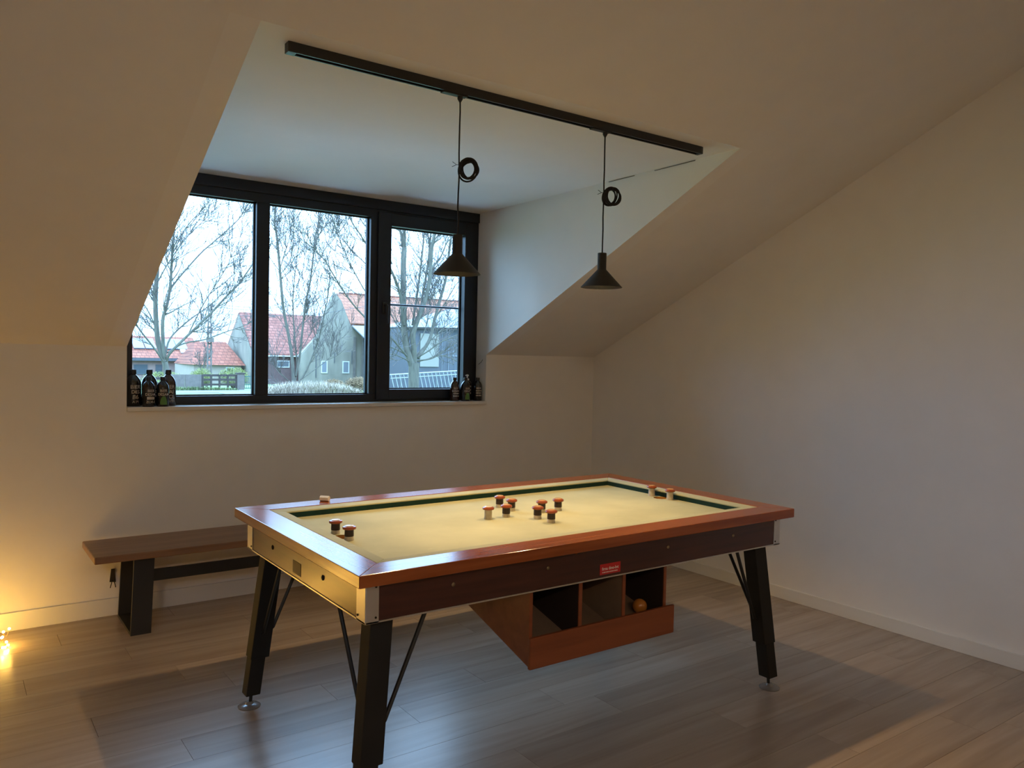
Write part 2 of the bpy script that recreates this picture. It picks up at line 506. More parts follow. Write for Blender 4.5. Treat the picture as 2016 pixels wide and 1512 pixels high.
bm = bmesh.new()
prism(bm, [(x, y, sz(y)) for x, y in ((ROOM_X - .2, .25), (XL - .1, .25), (XL - .1, YT), (XR + .1, YT), (XR + .1, .25), (.2, .25), (.2, RIDGE_Y), (ROOM_X - .2, RIDGE_Y))], (0, G * .12, .12))
struct('ceiling', bm, M['paint'])

zf = lambda y: ZR - G * (RIDGE_Y - y)
RYA, RYB = -6.25, -7.65                               # roof window added behind the viewer, unseen, for fill daylight
FILL_ROOF_WINDOWS = ((-6.35, -5.21),)
bm = bmesh.new()
strips = [ROOM_X - .2] + [v for w in FILL_ROOF_WINDOWS for v in w] + [.2]
for q in range(len(strips) - 1):
    xa, xb = strips[q], strips[q + 1]
    for ya, yb in (((RIDGE_Y, ROOM_Y - .25),) if q % 2 == 0 else ((RIDGE_Y, RYA), (RYB, ROOM_Y - .25))):
        prism(bm, [(xa, ya, zf(ya)), (xb, ya, zf(ya)), (xb, yb, zf(yb)), (xa, yb, zf(yb))], (0, -G * .12, .12))
bmesh.ops.remove_doubles(bm, verts=bm.verts[:], dist=1e-5)
struct('ceiling_front', bm, M['paint'])
for q, (RX0, RX1) in enumerate(FILL_ROOF_WINDOWS):
    rw = bpy.data.objects.new('window_%d' % (q + 2), None); COL.objects.link(rw); rw.location = ((RX0 + RX1) / 2, RYA, zf(RYA)); rw['kind'] = 'structure'  # added opening out of view, lets extra sky light into the room
    bm = bmesh.new()
    for xa, xb, ya, yb in ((RX0, RX0 + .06, RYA, RYB), (RX1 - .06, RX1, RYA, RYB), (RX0 + .06, RX1 - .06, RYA, RYA - .06), (RX0 + .06, RX1 - .06, RYB + .06, RYB)):
        prism(bm, [(xa, ya, zf(ya) + .03), (xb, ya, zf(ya) + .03), (xb, yb, zf(yb) + .03), (xa, yb, zf(yb) + .03)], (0, -G * .10, .10))
    obj('window_frame', bm, M['sill'], rw)
    bm = bmesh.new()
    prism(bm, [(RX0 + .05, RYA - .05, zf(RYA - .05) + .08), (RX1 - .05, RYA - .05, zf(RYA - .05) + .08), (RX1 - .05, RYB + .05, zf(RYB + .05) + .08), (RX0 + .05, RYB + .05, zf(RYB + .05) + .08)], (0, -G * .006, .006))
    obj('pane', bm, M['pane'], rw)

bm = bmesh.new()
prism(bm, [(0, .3, -.05), (0, .3, HK + .1), (0, RIDGE_Y, ZR + .25), (0, ROOM_Y - .2, HK + .1), (0, ROOM_Y - .2, -.05)], (.2, 0, 0))
struct('wall_right', bm, M['paint'])
bm = bmesh.new()
prism(bm, [(ROOM_X, .3, -.05), (ROOM_X, .3, HK + .1), (ROOM_X, RIDGE_Y, ZR + .25), (ROOM_X, ROOM_Y - .2, HK + .1), (ROOM_X, ROOM_Y - .2, -.05)], (-.2, 0, 0))
struct('wall_left', bm, M['paint'])
bm = bmesh.new(); box(bm, ROOM_X - .2, .2, ROOM_Y - .2, ROOM_Y, -.05, HK)
struct('wall_front', bm, M['paint'])

for nm, xa, xb in (('wall_dormer_left', XL - .1, XL), ('wall_dormer_right', XR, XR + .1)):
    bm = bmesh.new()
    prism(bm, [(xa, YT, HT), (xa, .30, ZC), (xa, .30, HK), (xa, 0, HK)], (xb - xa, 0, 0))
    struct(nm, bm, M['paint_dormer'])
bm = bmesh.new()
prism(bm, [(XL - .1, YT, HT), (XL - .1, .32, ZC), (XL - .1, .32, ZC + .12), (XL - .1, YT, HT + .12)], (XR - XL + .2, 0, 0))
struct('ceiling_dormer', bm, M['paint_dormer'])

bm = bmesh.new(); box(bm, ROOM_X, -.014, -.014, 0, 0, .098, .002); struct('baseboard_back', bm, M['skirting'])
bm = bmesh.new(); box(bm, -.014, 0, ROOM_Y, 0, 0, .076, .002); struct('baseboard_right', bm, M['skirting'])

# fine settlement cracks in the dormer corner
for i, (a, b) in enumerate((((XR - .003, -1.30, 2.578), (XR - .003, -1.52, 2.579)), ((XR - .003, -1.68, 2.579), (XR - .003, -1.98, 2.581)))):
    bm = bmesh.new(); tube(bm, [a, (a[0], (a[1] + b[1]) / 2, a[2] + .001), b], 0.0016, 4)
    struct('trim_%d' % (i + 3), bm, M['hole'])

# ------------------------------------------------------------------ the dormer window
win = bpy.data.objects.new('window_1', None); COL.objects.link(win); win.location = (-2.29, YW, 1.175); win['kind'] = 'structure'
bm = bmesh.new()
FY0, FY1 = YW, .225
box(bm, XL, XL + .052, FY0, FY1, 1.175, 2.507)             # left stile
box(bm, XR - .035, XR, FY0, FY1, 1.175, 2.507)             # right stile
box(bm, XL + .052, XR - .035, FY0, FY1, 2.452, 2.507)      # head
box(bm, XL + .052, XR - .035, FY0, FY1, 1.175, 1.226)      # bottom rail
obj('window_frame', bm, M['frame'], win)
bm = bmesh.new(); box(bm, XL, XR, FY0 - .016, FY1, 2.507, ZC, .003); obj('head_box', bm, M['frame'], win)
for xa, xb in ((-2.738, -2.655), (-1.950, -1.898)):
    bm = bmesh.new(); box(bm, xa, xb, FY0, FY1, 1.226, 2.452, .002); obj('mullion', bm, M['frame'], win)
bm = bmesh.new()
sx0, sx1, sz0, sz1 = -1.900, -1.098, 1.190, 2.492
sy0, sy1 = FY0 - .018, FY1 - .02
box(bm, sx0, sx0 + .100, sy0, sy1, sz0, sz1, .003)
box(bm, sx1 - .092, sx1, sy0, sy1, sz0, sz1, .003)
box(bm, sx0 + .100, sx1 - .092, sy0, sy1, 2.404, sz1, .003)
box(bm, sx0 + .100, sx1 - .092, sy0, sy1, sz0, 1.260, .003)
sash = obj('sash', bm, M['frame'], win)
bm = bmesh.new(); box(bm, -1.866, -1.838, sy0 - .010, sy0, 1.79, 1.87, .004)
hd = obj('handle', bm, M['black'], sash)
bm = bmesh.new(); tube(bm, [(-1.852, sy0 - .008, 1.845), (-1.852, sy0 - .050, 1.845), (-1.852, sy0 - .055, 1.835), (-1.852, sy0 - .055, 1.72)], [.008, .008, .009, .008], 10)
obj('handle_lever', bm, M['black'], sash, True)
for xa, xb, za, zb in ((XL + .052, -2.738, 1.226, 2.452), (-2.655, -1.950, 1.226, 2.452), (-1.800, -1.190, 1.260, 2.404)):
    bm = bmesh.new(); box(bm, xa - .004, xb + .004, .195, .199, za - .004, zb + .004); obj('pane', bm, M['pane'], win)
    bm = bmesh.new()
    for b in ((xa, xa + .008, za, zb), (xb - .008, xb, za, zb), (xa + .008, xb - .008, za, za + .008), (xa + .008, xb - .008, zb - .008, zb)):
        box(bm, b[0], b[1], .178, .195, b[2], b[3])
    obj('glazing_bead', bm, M['gasket'], win)
bm = bmesh.new(); tube(bm, [(-1.90, .245, 1.862), (-1.06, .245, 1.866)], .008, 8); obj('guard_bar', bm, M['frame'], win)
bm = bmesh.new(); box(bm, XL + .001, XR - .001, -.022, .145, ZS, 1.175, .003)
struct('trim_2', bm, M['sill'])

# ------------------------------------------------------------------ the bumper billiard table
TX0, TX1, TY0, TY1 = -3.352, -1.204, -2.751, -1.514
TCX, TCY = (TX0 + TX1) / 2, (TY0 + TY1) / 2
ZT, ZB = .840, .804
table = thing('bumper_billiard_table', (TCX, TCY, 0), 'bumper billiard table with varnished wooden rails and worn green cloth', 'billiard table')
def ring_side(i, a, b):
    """plan of one mitred side between insets a and b: 0 front, 1 right, 2 back, 3 left"""
    def c(t): return [(TX0 + t, TY0 + t), (TX1 - t, TY0 + t), (TX1 - t, TY1 - t), (TX0 + t, TY1 - t)]
    A, B = c(a), c(b)
    j = (i + 1) % 4
    return [A[i], A[j], B[j], B[i]]
WR, WC = .112, .165
for i in range(4):
    axis = 'X' if i in (0, 2) else 'Y'
    p = ring_side(i, 0, WR)
    bm = bmesh.new(); hexa(bm, [(x, y, .800) for x, y in p], [(x, y, ZT) for x, y in p], .0025)
    obj('rail', bm, M['rail' + axis], table)
    p = ring_side(i, WR + .002, WC)
    bm = bmesh.new(); q4 = [(x, y, ZT - .001) for x, y in p[:2]] + [(x, y, ZT - .0055) for x, y in p[2:]]
    hexa(bm, [(x, y, .8275) for x, y in p], q4, .0025)
    cu = obj('cushion', bm, M['felt_top'], table)
    p = ring_side(i, WR + .002, WC - .003); p2 = ring_side(i, WR + .002, WC - .012)
    bm = bmesh.new(); hexa(bm, [(x, y, ZB) for x, y in p2], [(x, y, .8277) for x, y in p])
    tag(obj('cushion_nose', bm, M['cushion'], cu), 'dark green cushion face')
# bed with two pocket holes
bm = bmesh.new()
HX = .865
BCX, BCY = TCX + .022, TCY + .032          # middle of the bumper cross
ins = .125
outer = [bm.verts.new((x, y, ZB)) for x, y in ((TX0 + ins, TY0 + ins), (TX1 - ins, TY0 + ins), (TX1 - ins, TY1 - ins), (TX0 + ins, TY1 - ins))]
for i in range(4): bm.edges.new((outer[i], outer[(i + 1) % 4]))
PR = .036
for s in (-1, 1):
    c = [bm.verts.new((BCX + s * HX + PR * math.cos(2 * math.pi * k / 24), BCY + PR * math.sin(2 * math.pi * k / 24), ZB)) for k in range(24)]
    for k in range(24): bm.edges.new((c[k], c[(k + 1) % 24]))
bmesh.ops.triangle_fill(bm, use_beauty=True, use_dissolve=False, edges=bm.edges[:])
ex = bmesh.ops.extrude_face_region(bm, geom=bm.faces[:])
bmesh.ops.translate(bm, verts=[v for v in ex['geom'] if isinstance(v, bmesh.types.BMVert)], vec=(0, 0, -.012))
bed = obj('playing_surface', bm, M['felt'], table)
tag(bed, 'worn pale green cloth')
for s in (-1, 1):
    bm = bmesh.new()
    lathe(bm, [(PR, -.001), (PR, -.028), (PR - .004, -.028), (PR - .004, -.001)], (BCX + s * HX, BCY, ZB), 24, cap=False)
    pk = obj('pocket', bm, M['pocket'], table, True)
    bm = bmesh.new(); lathe(bm, [(0, -.030), (PR, -.030), (PR, -.036), (0, -.036)], (BCX + s * HX, BCY, ZB), 24, cap=False)
    obj('pocket_bottom', bm, M['pocket_in'], pk)
# bumpers
def mk(prof, mt): 
    b_ = bmesh.new(); lathe(b_, prof, (0, 0, 0), 24); return mesh_of('bumper_piece', b_, mt, True)
post_me = mk([(.0175, 0), (.0180, .004), (.0165, .010), (.0160, .042), (.010, .044)], M['bump_post'])
sleeve_me = mk([(.0170, .0155), (.0174, .017), (.0170, .040), (.0155, .0415)], M['bump_sleeve'])
cap_me = mk([(.0165, .0400), (.0245, .0425), (.0262, .0470), (.0240, .0515), (.0190, .0535), (.0, .0535)], M['bump_cap'])
disc_me = mk([(.0170, .0530), (.0165, .0552), (.0130, .0565), (0, .0567)], M['bump_disc'])
disc2_me = mk([(.0170, .0530), (.0165, .0552), (.0130, .0565), (0, .0567)], M['bump_disc_pale'])
spots = [(BCX + s * HX, BCY + t * .063, 1) for s in (-1, 1) for t in (-1, 1)]
for k in (.100, .195):
    spots += [(BCX + k, BCY + .002, 0), (BCX - k, BCY - .002, 0), (BCX + .002, BCY + k, 0), (BCX - .002, BCY - k, 0)]
for x, y, end in spots:
    bare = (x < BCX - .15 and not end) or (x > BCX + .5)
    po = inst('bumper', post_me, table, (x, y, ZB))
    if not bare:
        so = inst('sleeve', sleeve_me, po, (x, y, ZB))
    inst('cap', cap_me, po, (x, y, ZB))
    inst('top_disc', disc2_me if x < BCX - .15 else disc_me, po, (x, y, ZB))
# aprons, corner plates, trim
AX0, AX1, AY0, AY1, AZ0, AZ1 = TX0 + .045, TX1 - .045, TY0 + .046, TY1 - .046, .678, .800
bm = bmesh.new(); box(bm, AX0, AX1, AY0, AY0 + .02, AZ0, AZ1); ap_f = obj('apron', bm, M['apronX'], table)
bm = bmesh.new(); box(bm, AX0, AX1, AY1 - .02, AY1, AZ0, AZ1); obj('apron', bm, M['apronX'], table)
bm = bmesh.new(); box(bm, AX0, AX0 + .02, AY0 + .02, AY1 - .02, AZ0, AZ1); ap_l = obj('apron', bm, M['apronY'], table)
bm = bmesh.new(); box(bm, AX1 - .02, AX1, AY0 + .02, AY1 - .02, AZ0, AZ1); obj('apron', bm, M['apronY'], table)
bm = bmesh.new(); box(bm, AX0 + .02, AX1 - .02, AY0 + .02, AY1 - .02, AZ0 + .004, AZ0 + .016); obj('underside_board', bm, M['apronX'], table)
bm = bmesh.new()
for b in ((AX0 - .003, AX1 + .003, AY0 - .003, AY0 + .02), (AX0 - .003, AX1 + .003, AY1 - .02, AY1 + .003), (AX0 - .003, AX0 + .02, AY0 + .02, AY1 - .02), (AX1 - .02, AX1 + .003, AY0 + .02, AY1 - .02)):
    box(bm, b[0], b[1], b[2], b[3], AZ0 - .005, AZ0)
obj('edge_trim', bm, M['alu'], table)
for sx in (-1, 1):
    for sy in (-1, 1):
        cx = AX0 if sx < 0 else AX1
        cy = AY0 if sy < 0 else AY1
        t, lx, ly, ch = .003, .042, .062, .008
        P = [(lx, 0), (lx, t), (-ch + .0, t), (-t, -ch * .0), (-t, -ly), (0, -ly), (0, 0)]
        # an L bent around the corner (outline in plan, u outwards in x, v outwards in y)
        P = [(-lx, t), (0, t), (t, 0), (t, -ly), (0, -ly), (0, -.0005), (-.0005, 0), (-lx, 0)]
        pts = [(cx + sx * u, cy + sy * v, AZ0 - .006) for u, v in P]
        bm = bmesh.new(); prism(bm, pts, (0, 0, AZ1 - AZ0 + .006))
        cp = obj('corner_plate', bm, M['alu'], table)
        tag(cp, 'bare metal corner plate')
        for zz in (AZ0 + .012, AZ1 - .014):
            bm = bmesh.new(); bmesh.ops.create_cone(bm, cap_ends=True, segments=12, radius1=.004, radius2=.003, depth=.003,
                matrix=Matrix.Translation((cx - sx * (lx - .010), cy + sy * (t + .001), zz)) @ Matrix.Rotation(math.pi / 2, 4, 'X'))
            obj('screw', bm, M['screw'], cp)
            bm = bmesh.new(); bmesh.ops.create_cone(bm, cap_ends=True, segments=12, radius1=.004, radius2=.003, depth=.003,
                matrix=Matrix.Translation((cx + sx * (t + .001), cy - sy * (ly - .010), zz)) @ Matrix.Rotation(math.pi / 2, 4, 'Y'))
            obj('screw', bm, M['screw'], cp)
for x in (-2.995, -2.597, -1.980, -1.575):
    bm = bmesh.new(); bmesh.ops.create_uvsphere(bm, u_segments=12, v_segments=8, radius=.0075, matrix=Matrix.Translation((x, AY0 - .001, .750)) @ Matrix.Diagonal((1, .5, 1, 1)))
    obj('bolt', bm, M['bolt'], ap_f, True)
for y in (-1.865, -2.369):
    bm = bmesh.new(); bmesh.ops.create_uvsphere(bm, u_segments=12, v_segments=8, radius=.0095, matrix=Matrix.Translation((AX0 - .001, y, .738)) @ Matrix.Diagonal((.5, 1, 1, 1)))
    obj('bolt', bm, M['screw'], ap_l, True)
bm = bmesh.new(); box(bm, AX0 - .0012, AX0, -2.165, -2.085, .692, .738); obj('label_patch', bm, M['patch'], ap_l)
bm = bmesh.new(); prism(bm, [(-2.500, AY0 - .012, .8), (-2.452, AY0 - .012, .8), (-2.476, AY0 - .012, .786)], (0, .012, 0)); obj('rail_wedge', bm, M['railX'], table)
# red maker's sticker
bm = bmesh.new(); box(bm, -2.347, -2.242, AY0 - .0010, AY0, .687, .727)
stk = tag(obj('sticker', bm, M['sticker'], ap_f), 'small red sticker with white print')
def front_text(body, size, x, z, y, parent, mt, name='lettering', sx=1.0):
    me = text_mesh(body, size, 0.0002, offset=0.0003)
    me.materials.clear(); me.materials.append(mt)
    me.transform(Matrix.Translation(Vector((x, y, z)) - base_of(parent)) @ Matrix.Rotation(math.pi / 2, 4, 'X') @ Matrix.Diagonal((sx, 1, 1, 1)))
    o_ = bpy.data.objects.new(name, me); COL.objects.link(o_); o_.parent = parent
    return o_
front_text('firma dimo-bvt', .0165, -2.2945, .7085, AY0 - .0013, stk, M['sticker_ink'], sx=.86)
rb = random.Random(8)
xx = -2.335
while xx < -2.256:                                                   # the small print is too blurred to read
    wd = rb.uniform(.003, .009)
    bm = bmesh.new(); box(bm, xx, xx + wd, AY0 - .0014, AY0 - .0010, .6935, .6972); obj('small_print', bm, M['sticker_ink'], stk)
    xx += wd + .0022
# legs
leg_def = []
for sx in (-1, 1):
    for sy in (-1, 1):
        B = Vector((TCX + sx * 1.025, TCY + sy * .550, 0)); T = Vector((TCX + sx * .955, TCY + sy * .495, .678))
        def at(z): return B + (T - B) * (z / .678)
        def sect(z, a, b, c, d): p = at(z); return [(p.x + a, p.y + c, z), (p.x + b, p.y + c, z), (p.x + b, p.y + d, z), (p.x + a, p.y + d, z)]
        bm = bmesh.new(); hexa(bm, sect(.055, -.030, .030, -.030, .030), sect(.677, -.030, .030, -.030, .030), .003)
        lg = obj('leg', bm, M['leg'], table)
        bm = bmesh.new()
        xa, xb = (-.034, .044) if sx < 0 else (-.044, .034)
        hexa(bm, sect(.215, xa, xb, -.034, .034), sect(.6765, xa, xb, -.034, .034), .003)
        obj('leg_sleeve', bm, M['leg'], lg)
        p = at(.03)
        bm = bmesh.new(); tube(bm, [(p.x, p.y, .010), at(.06)], .0075, 10); obj('foot_bolt', bm, M['rod'], lg, True)
        bm = bmesh.new(); lathe(bm, [(.046, 0), (.047, .003), (.040, .008), (.018, .012), (.014, .020), (.012, .022), (0, .022)], (B.x, B.y, 0), 32); obj('foot_disc', bm, M['glide'], lg, True)
        a = at(.325)
        for dx, dy in ((1, 0), (0, 1)):
            q0 = a + Vector((-sx * .044 * dx, -sy * .034 * dy, 0))
            q1 = Vector((q0.x - sx * .012 * dx, q0.y - sy * .012 * dy, .332))
            top = Vector((a.x - sx * .205 * dx, a.y - sy * .252 * dy, .6765))
            bm = bmesh.new(); tube(bm, [q0, q1, top], .0075, 8)
            obj('brace_rod', bm, M['rod'], lg, True)
# ball return tray hanging under the table
BX0, BX1, BYF = -2.665, -1.968, -2.690
back_y = -1.76
side = lambda x: [(x, BYF, .398), (x, BYF, .6725), (x, back_y, .6725)]
for x in (BX0, -2.437, -2.215, BX1 - .014):
    bm = bmesh.new(); prism(bm, side(x), (.014, 0, 0))
    if x == BX0:
        trayo = obj('ball_tray', bm, M['tray'], table)
    elif x == BX1 - .014:
        obj('tray_side', bm, M['tray'], trayo)
    else:
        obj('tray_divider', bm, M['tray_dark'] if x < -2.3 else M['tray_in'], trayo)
        bm = bmesh.new(); box(bm, x - .001, x + .015, BYF - .004, BYF, .40, .6725); obj('divider_edge', bm, M['tray'], trayo)
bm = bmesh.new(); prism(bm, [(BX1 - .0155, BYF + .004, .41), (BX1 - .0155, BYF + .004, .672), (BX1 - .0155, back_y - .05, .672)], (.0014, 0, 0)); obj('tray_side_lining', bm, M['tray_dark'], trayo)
bm = bmesh.new(); prism(bm, [(BX0 + .014, BYF, .428), (BX0 + .014, back_y, .6725), (BX0 + .014, back_y - .04, .6725), (BX0 + .014, BYF, .440)], (BX1 - BX0 - .028, 0, 0)); obj('tray_floor', bm, M['tray_in'], trayo)
bm = bmesh.new(); box(bm, BX0 - .004, BX1 + .036, BYF - .015, BYF, .392, .506, .003); obj('tray_lip', bm, M['tray'], trayo)
for xa, xb in ((BX0 + .014, -2.437), (-2.201, BX1 - .014)):
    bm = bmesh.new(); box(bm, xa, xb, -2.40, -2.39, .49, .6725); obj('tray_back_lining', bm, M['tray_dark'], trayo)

# ball lying in the tray
bm = bmesh.new(); bmesh.ops.create_uvsphere(bm, u_segments=24, v_segments=16, radius=.030, matrix=Matrix.Translation((-2.035, BYF + .080, .4925)))
tag(obj('billiard_ball', bm, M['ball'], None, True), 'orange ball lying in the right bay of the tray under the table', 'ball')

# chalk on the back rail
bm = bmesh.new()
hx = [(.0135 * math.cos(math.pi / 3 * k + math.pi / 6), .0135 * math.sin(math.pi / 3 * k + math.pi / 6)) for k in range(6)]
rot = Matrix.Translation((-2.966, -1.556, ZT + .0118)) @ Matrix.Rotation(0.75, 4, 'Z')
prism(bm, [rot @ Vector((a, -.021, b)) for a, b in hx], rot.to_3x3() @ Vector((0, .042, 0)), .0012)
ck = tag(obj('chalk', bm, M['chalk']), 'short white six-sided piece of chalk on the back rail of the table', 'chalk')

# ------------------------------------------------------------------ track with the two pendant lamps
track = thing('ceiling_light_track', (-2.30, -2.152, HT - .04), 'long black lighting track on the dormer ceiling', 'light track')
zt1 = HT - .0005; zt0 = HT - .036
bm = bmesh.new(); box(bm, -3.371, -1.232, -2.170, -2.163, zt0, zt1); box(bm, -3.371, -1.232, -2.141, -2.134, zt0, zt1); box(bm, -3.371, -1.232, -2.163, -2.141, zt0 + .012, zt1)
obj('track_profile', bm, M['track'], track)
for xa, xb in ((-3.378, -3.345), (-1.245, -1.226)):
    bm = bmesh.new(); box(bm, xa, xb, -2.171, -2.133, zt0 - .001, zt1, .002); obj('end_cap', bm, M['track'], track)
for yy in (-2.158, -2.148):
    bm = bmesh.new(); box(bm, -3.34, -1.25, yy, yy + .002, zt0 + .006, zt0 + .012); obj('conductor', bm, M['steel'], track)

def pendant(x, y, zrim, ztop, label, bulb_mt, seed, coil=True, k=1.0, bulb_z=.095, group=None):
    rr = random.Random(seed)
    t = thing('pendant_lamp', (x, y, zrim), label, 'pendant lamp', group)
    bm = bmesh.new(); box(bm, x - .085, x + .030, y - .015, y + .015, ztop - .012, ztop + .008, .003); obj('track_adapter', bm, M['black'], t)
    bm = bmesh.new(); lathe(bm, [(.011, 0), (.011, -.010), (.005, -.020), (.004, -.022)], (x, y, ztop - .012), 12); obj('cord_grip', bm, M['black'], t, True)
    zs = zrim + .160 * k
    n = 10
    pts = [(x + rr.uniform(-.0015, .0015), y + rr.uniform(-.0015, .0015), ztop - .02 + (zs - ztop + .02) * i / n) for i in range(n + 1)]
    pts[0] = (x, y, pts[0][2]); pts[-1] = (x, y, zs - .005)
    bm = bmesh.new(); tube(bm, pts, .0032, 8); obj('cord', bm, M['cord'], t, True)
    if coil:
        zc = ztop - .305 + rr.uniform(-.004, .004)
        ex_ = r2.copy(); ez_ = Vector((0, 0, 1))
        cl = bmesh.new()
        for lp in range(7):
            rx = .030 + rr.uniform(-.008, .010); rz = .043 + rr.uniform(-.010, .008)
            ox = .034 + rr.uniform(-.006, .012); oz = rr.uniform(-.006, .006)
            tl = rr.uniform(-.4, .4)
            pp = []
            for q in range(36):
                an = 2 * math.pi * q / 36
                a_, b_ = rx * math.cos(an), rz * math.sin(an)
                u_ = a_ * math.cos(tl) - b_ * math.sin(tl); v_ = a_ * math.sin(tl) + b_ * math.cos(tl)
                dp = .010 * math.sin(an + lp) + rr.uniform(-.001, .001) + (lp - 2.5) * .004
                pp.append(Vector((x, y, zc)) + ex_ * (ox + u_) + ez_ * (v_ + oz) + fwd * dp)
            tube(cl, pp, .0034, 6, closed=True)
        obj('cord_coil', cl, M['cord'], t, True)
        bm = bmesh.new()
        c0 = Vector((x, y, zc + .018))
        tube(bm, [c0 + ex_ * .012, c0 - ex_ * .010, c0 - ex_ * .026 + ez_ * .012], .0012, 5)
        obj('wire_tie', bm, M['rod'], t)
        bm = bmesh.new(); tube(bm, [c0 - ex_ * .010, c0 - ex_ * .028 - ez_ * .008], .0012, 5)
        obj('wire_tie', bm, M['rod'], t)
    bm = bmesh.new()
    prof = [(.004, .160), (.0195, .159), (.0205, .157), (.0205, .0835), (.0230, .0800), (.0955, .0015), (.0965, 0)]
    inner = [(.0935, .0005), (.0215, .0785), (.0185, .082), (.0185, .150), (.003, .152)]
    lathe(bm, [(r_ * k, z_ * k) for r_, z_ in prof + inner + [prof[0]]], (x, y, zrim), 48, cap=False)
    obj('shade', bm, M['black'], t, True)
    bm = bmesh.new(); bmesh.ops.create_uvsphere(bm, u_segments=10, v_segments=6, radius=.017 * k, matrix=Matrix.Translation((x, y, zrim + bulb_z * k)))
    tag(obj('bulb', bm, bulb_mt, t, True), 'glowing warm bulb')
    bm = bmesh.new(); lathe(bm, [(.013, bulb_z * k + .014), (.013, .150)], (x, y, zrim), 16); obj('lamp_holder', bm, M['shade_in'], t)
    return t
pendant(-2.662, -2.152, 1.834, zt0 + .006, 'black cone pendant lamp hanging in front of the window', M['bulb'], 1)
pendant(-1.876, -2.152, 1.834, zt0 + .006, 'black cone pendant lamp hanging in front of the white dormer cheek and slope', M['bulb'], 2)
# unseen track and two lamps added behind the camera as warm fill light
tr2 = thing('ceiling_light_track', (-4.6, -6.6, 3.08), 'added black lighting track behind the viewer, carrying the fill lamps', 'light track')
bm = bmesh.new(); box(bm, -6.2, -2.6, -6.62, -6.585, 3.06, 3.10); obj('track_profile', bm, M['track'], tr2)
for x in (-6.1, -4.5, -3.2):
    bm = bmesh.new(); tube(bm, [(x, -6.6, 3.09), (x, -6.6, sz(-3.4) + .03)], .005, 6); obj('suspension_rod', bm, M['black'], tr2)
for i, x in enumerate((-5.6, -3.4)):
    pendant(x, -6.6, 2.63, 3.066, ('left' if i == 0 else 'right') + ' black pendant lamp added behind the viewer for fill light', M['bulb_fill'], 5 + i, coil=False, k=1.4, bulb_z=.004)

# ------------------------------------------------------------------ bench
bench = thing('bench', (-2.75, -.24, 0), 'low wooden bench with dark steel legs along the wall under the window', 'bench')
NX0, NX1 = -3.733, -1.78
bm = bmesh.new(); box(bm, NX0, NX1, -.458, -.030, .406, .4436, .006); obj('seat', bm, M['bench'], bench)
for s, xc in ((-1, -3.508), (1, -2.005)):
    bm = bmesh.new()
    w = .050
    def bar(p, q, th):
        # flat steel, wide along the bench
        (ya, za), (yb, zb) = p, q
        d = Vector((0, yb - ya, zb - za)).normalized(); nrm = Vector((0, -d.z, d.y)) * th
        sh = lambda z: s * -.018 * (z / .4)
        P = [(xc + sh(za) - w, ya, za), (xc + sh(za) + w, ya, za), (xc + sh(zb) + w, yb, zb), (xc + sh(zb) - w, yb, zb)]
        hexa(bm, [Vector(v) for v in P], [Vector(v) + nrm for v in P])
    bar((-.425, 0.0), (-.415, .4055), -.016)
    bar((-.062, .4055), (-.052, 0.0), -.016)
    bar((-.409, .0), (-.068, .0), .016)
    bar((-.068, .4055), (-.399, .4055), .016)
    obj('leg_frame', bm, M['bench_leg'], bench)
bm = bmesh.new(); box(bm, -3.56 + .09, -2.005 - .03, -.247, -.232, .228, .292); obj('stretcher', bm, M['bench_leg'], bench)
for xc in (-3.50, -2.0):
    bm = bmesh.new(); box(bm, xc - .01, xc + .01, -.262, -.218, .228, .4055); obj('stretcher_post', bm, M['bench_leg'], bench)

# open cable outlet in the wall
cab = thing('cable_outlet', (-3.575, 0, .16), 'open cable outlet with two loose wires low on the wall beside the bench', 'outlet')
bm = bmesh.new(); prism(bm, [(-3.592, 0, .190), (-3.560, 0, .186), (-3.566, 0, .262), (-3.584, 0, .262)], (0, -.006, 0)); obj('outlet_opening', bm, M['hole'], cab)
for dx in (-.010, .010):
    bm = bmesh.new(); tube(bm, [(-3.576 + dx * .3, -.006, .200), (-3.576 + dx * .8, -.016, .184), (-3.576 + dx * 1.4, -.012, .158)], .0022, 6); obj('wire', bm, M['cord'], cab)

# ------------------------------------------------------------------ string of small lights on the floor at the left
sl = thing('string_lights', (-4.30, -.24, 0), 'heap of warm fairy lights on the floor by the wall at the left edge', 'string lights')
rr = random.Random(21)
path = []
fixed = [(-4.085, -.245, .085), (-4.110, -.25, .075), (-4.118, -.26, .050), (-4.098, -.27, .028), (-4.092, -.28, .014), (-4.106, -.30, .012)]
for i in range(34):
    a = i * 1.9
    rad = .06 + .20 * rr.random()
    path.append(Vector((-4.38 + rad * 1.15 * math.cos(a), -.26 + rad * .8 * math.sin(a), .012 + .24 * rr.random() * max(0, 1 - rad / .30))))
pts = [Vector(p) for p in fixed] + path
fine = []
for i in range(len(pts) - 1):
    for k in range(4):
        t = k / 4
        p = pts[i].lerp(pts[i + 1], t); p.z = max(.003, p.z - .03 * math.sin(math.pi * t)); fine.append(p)
fine.append(pts[-1])
bm = bmesh.new(); tube(bm, fine, .0012, 5); obj('wire', bm, M['led_wire'], sl)
bm = bmesh.new(); bmesh.ops.create_icosphere(bm, subdivisions=1, radius=.0065)
led_me = mesh_of('led', bm, M['led'], True)
for p in pts:
    inst('led', led_me, sl, (p.x, p.y, max(.009, p.z)))

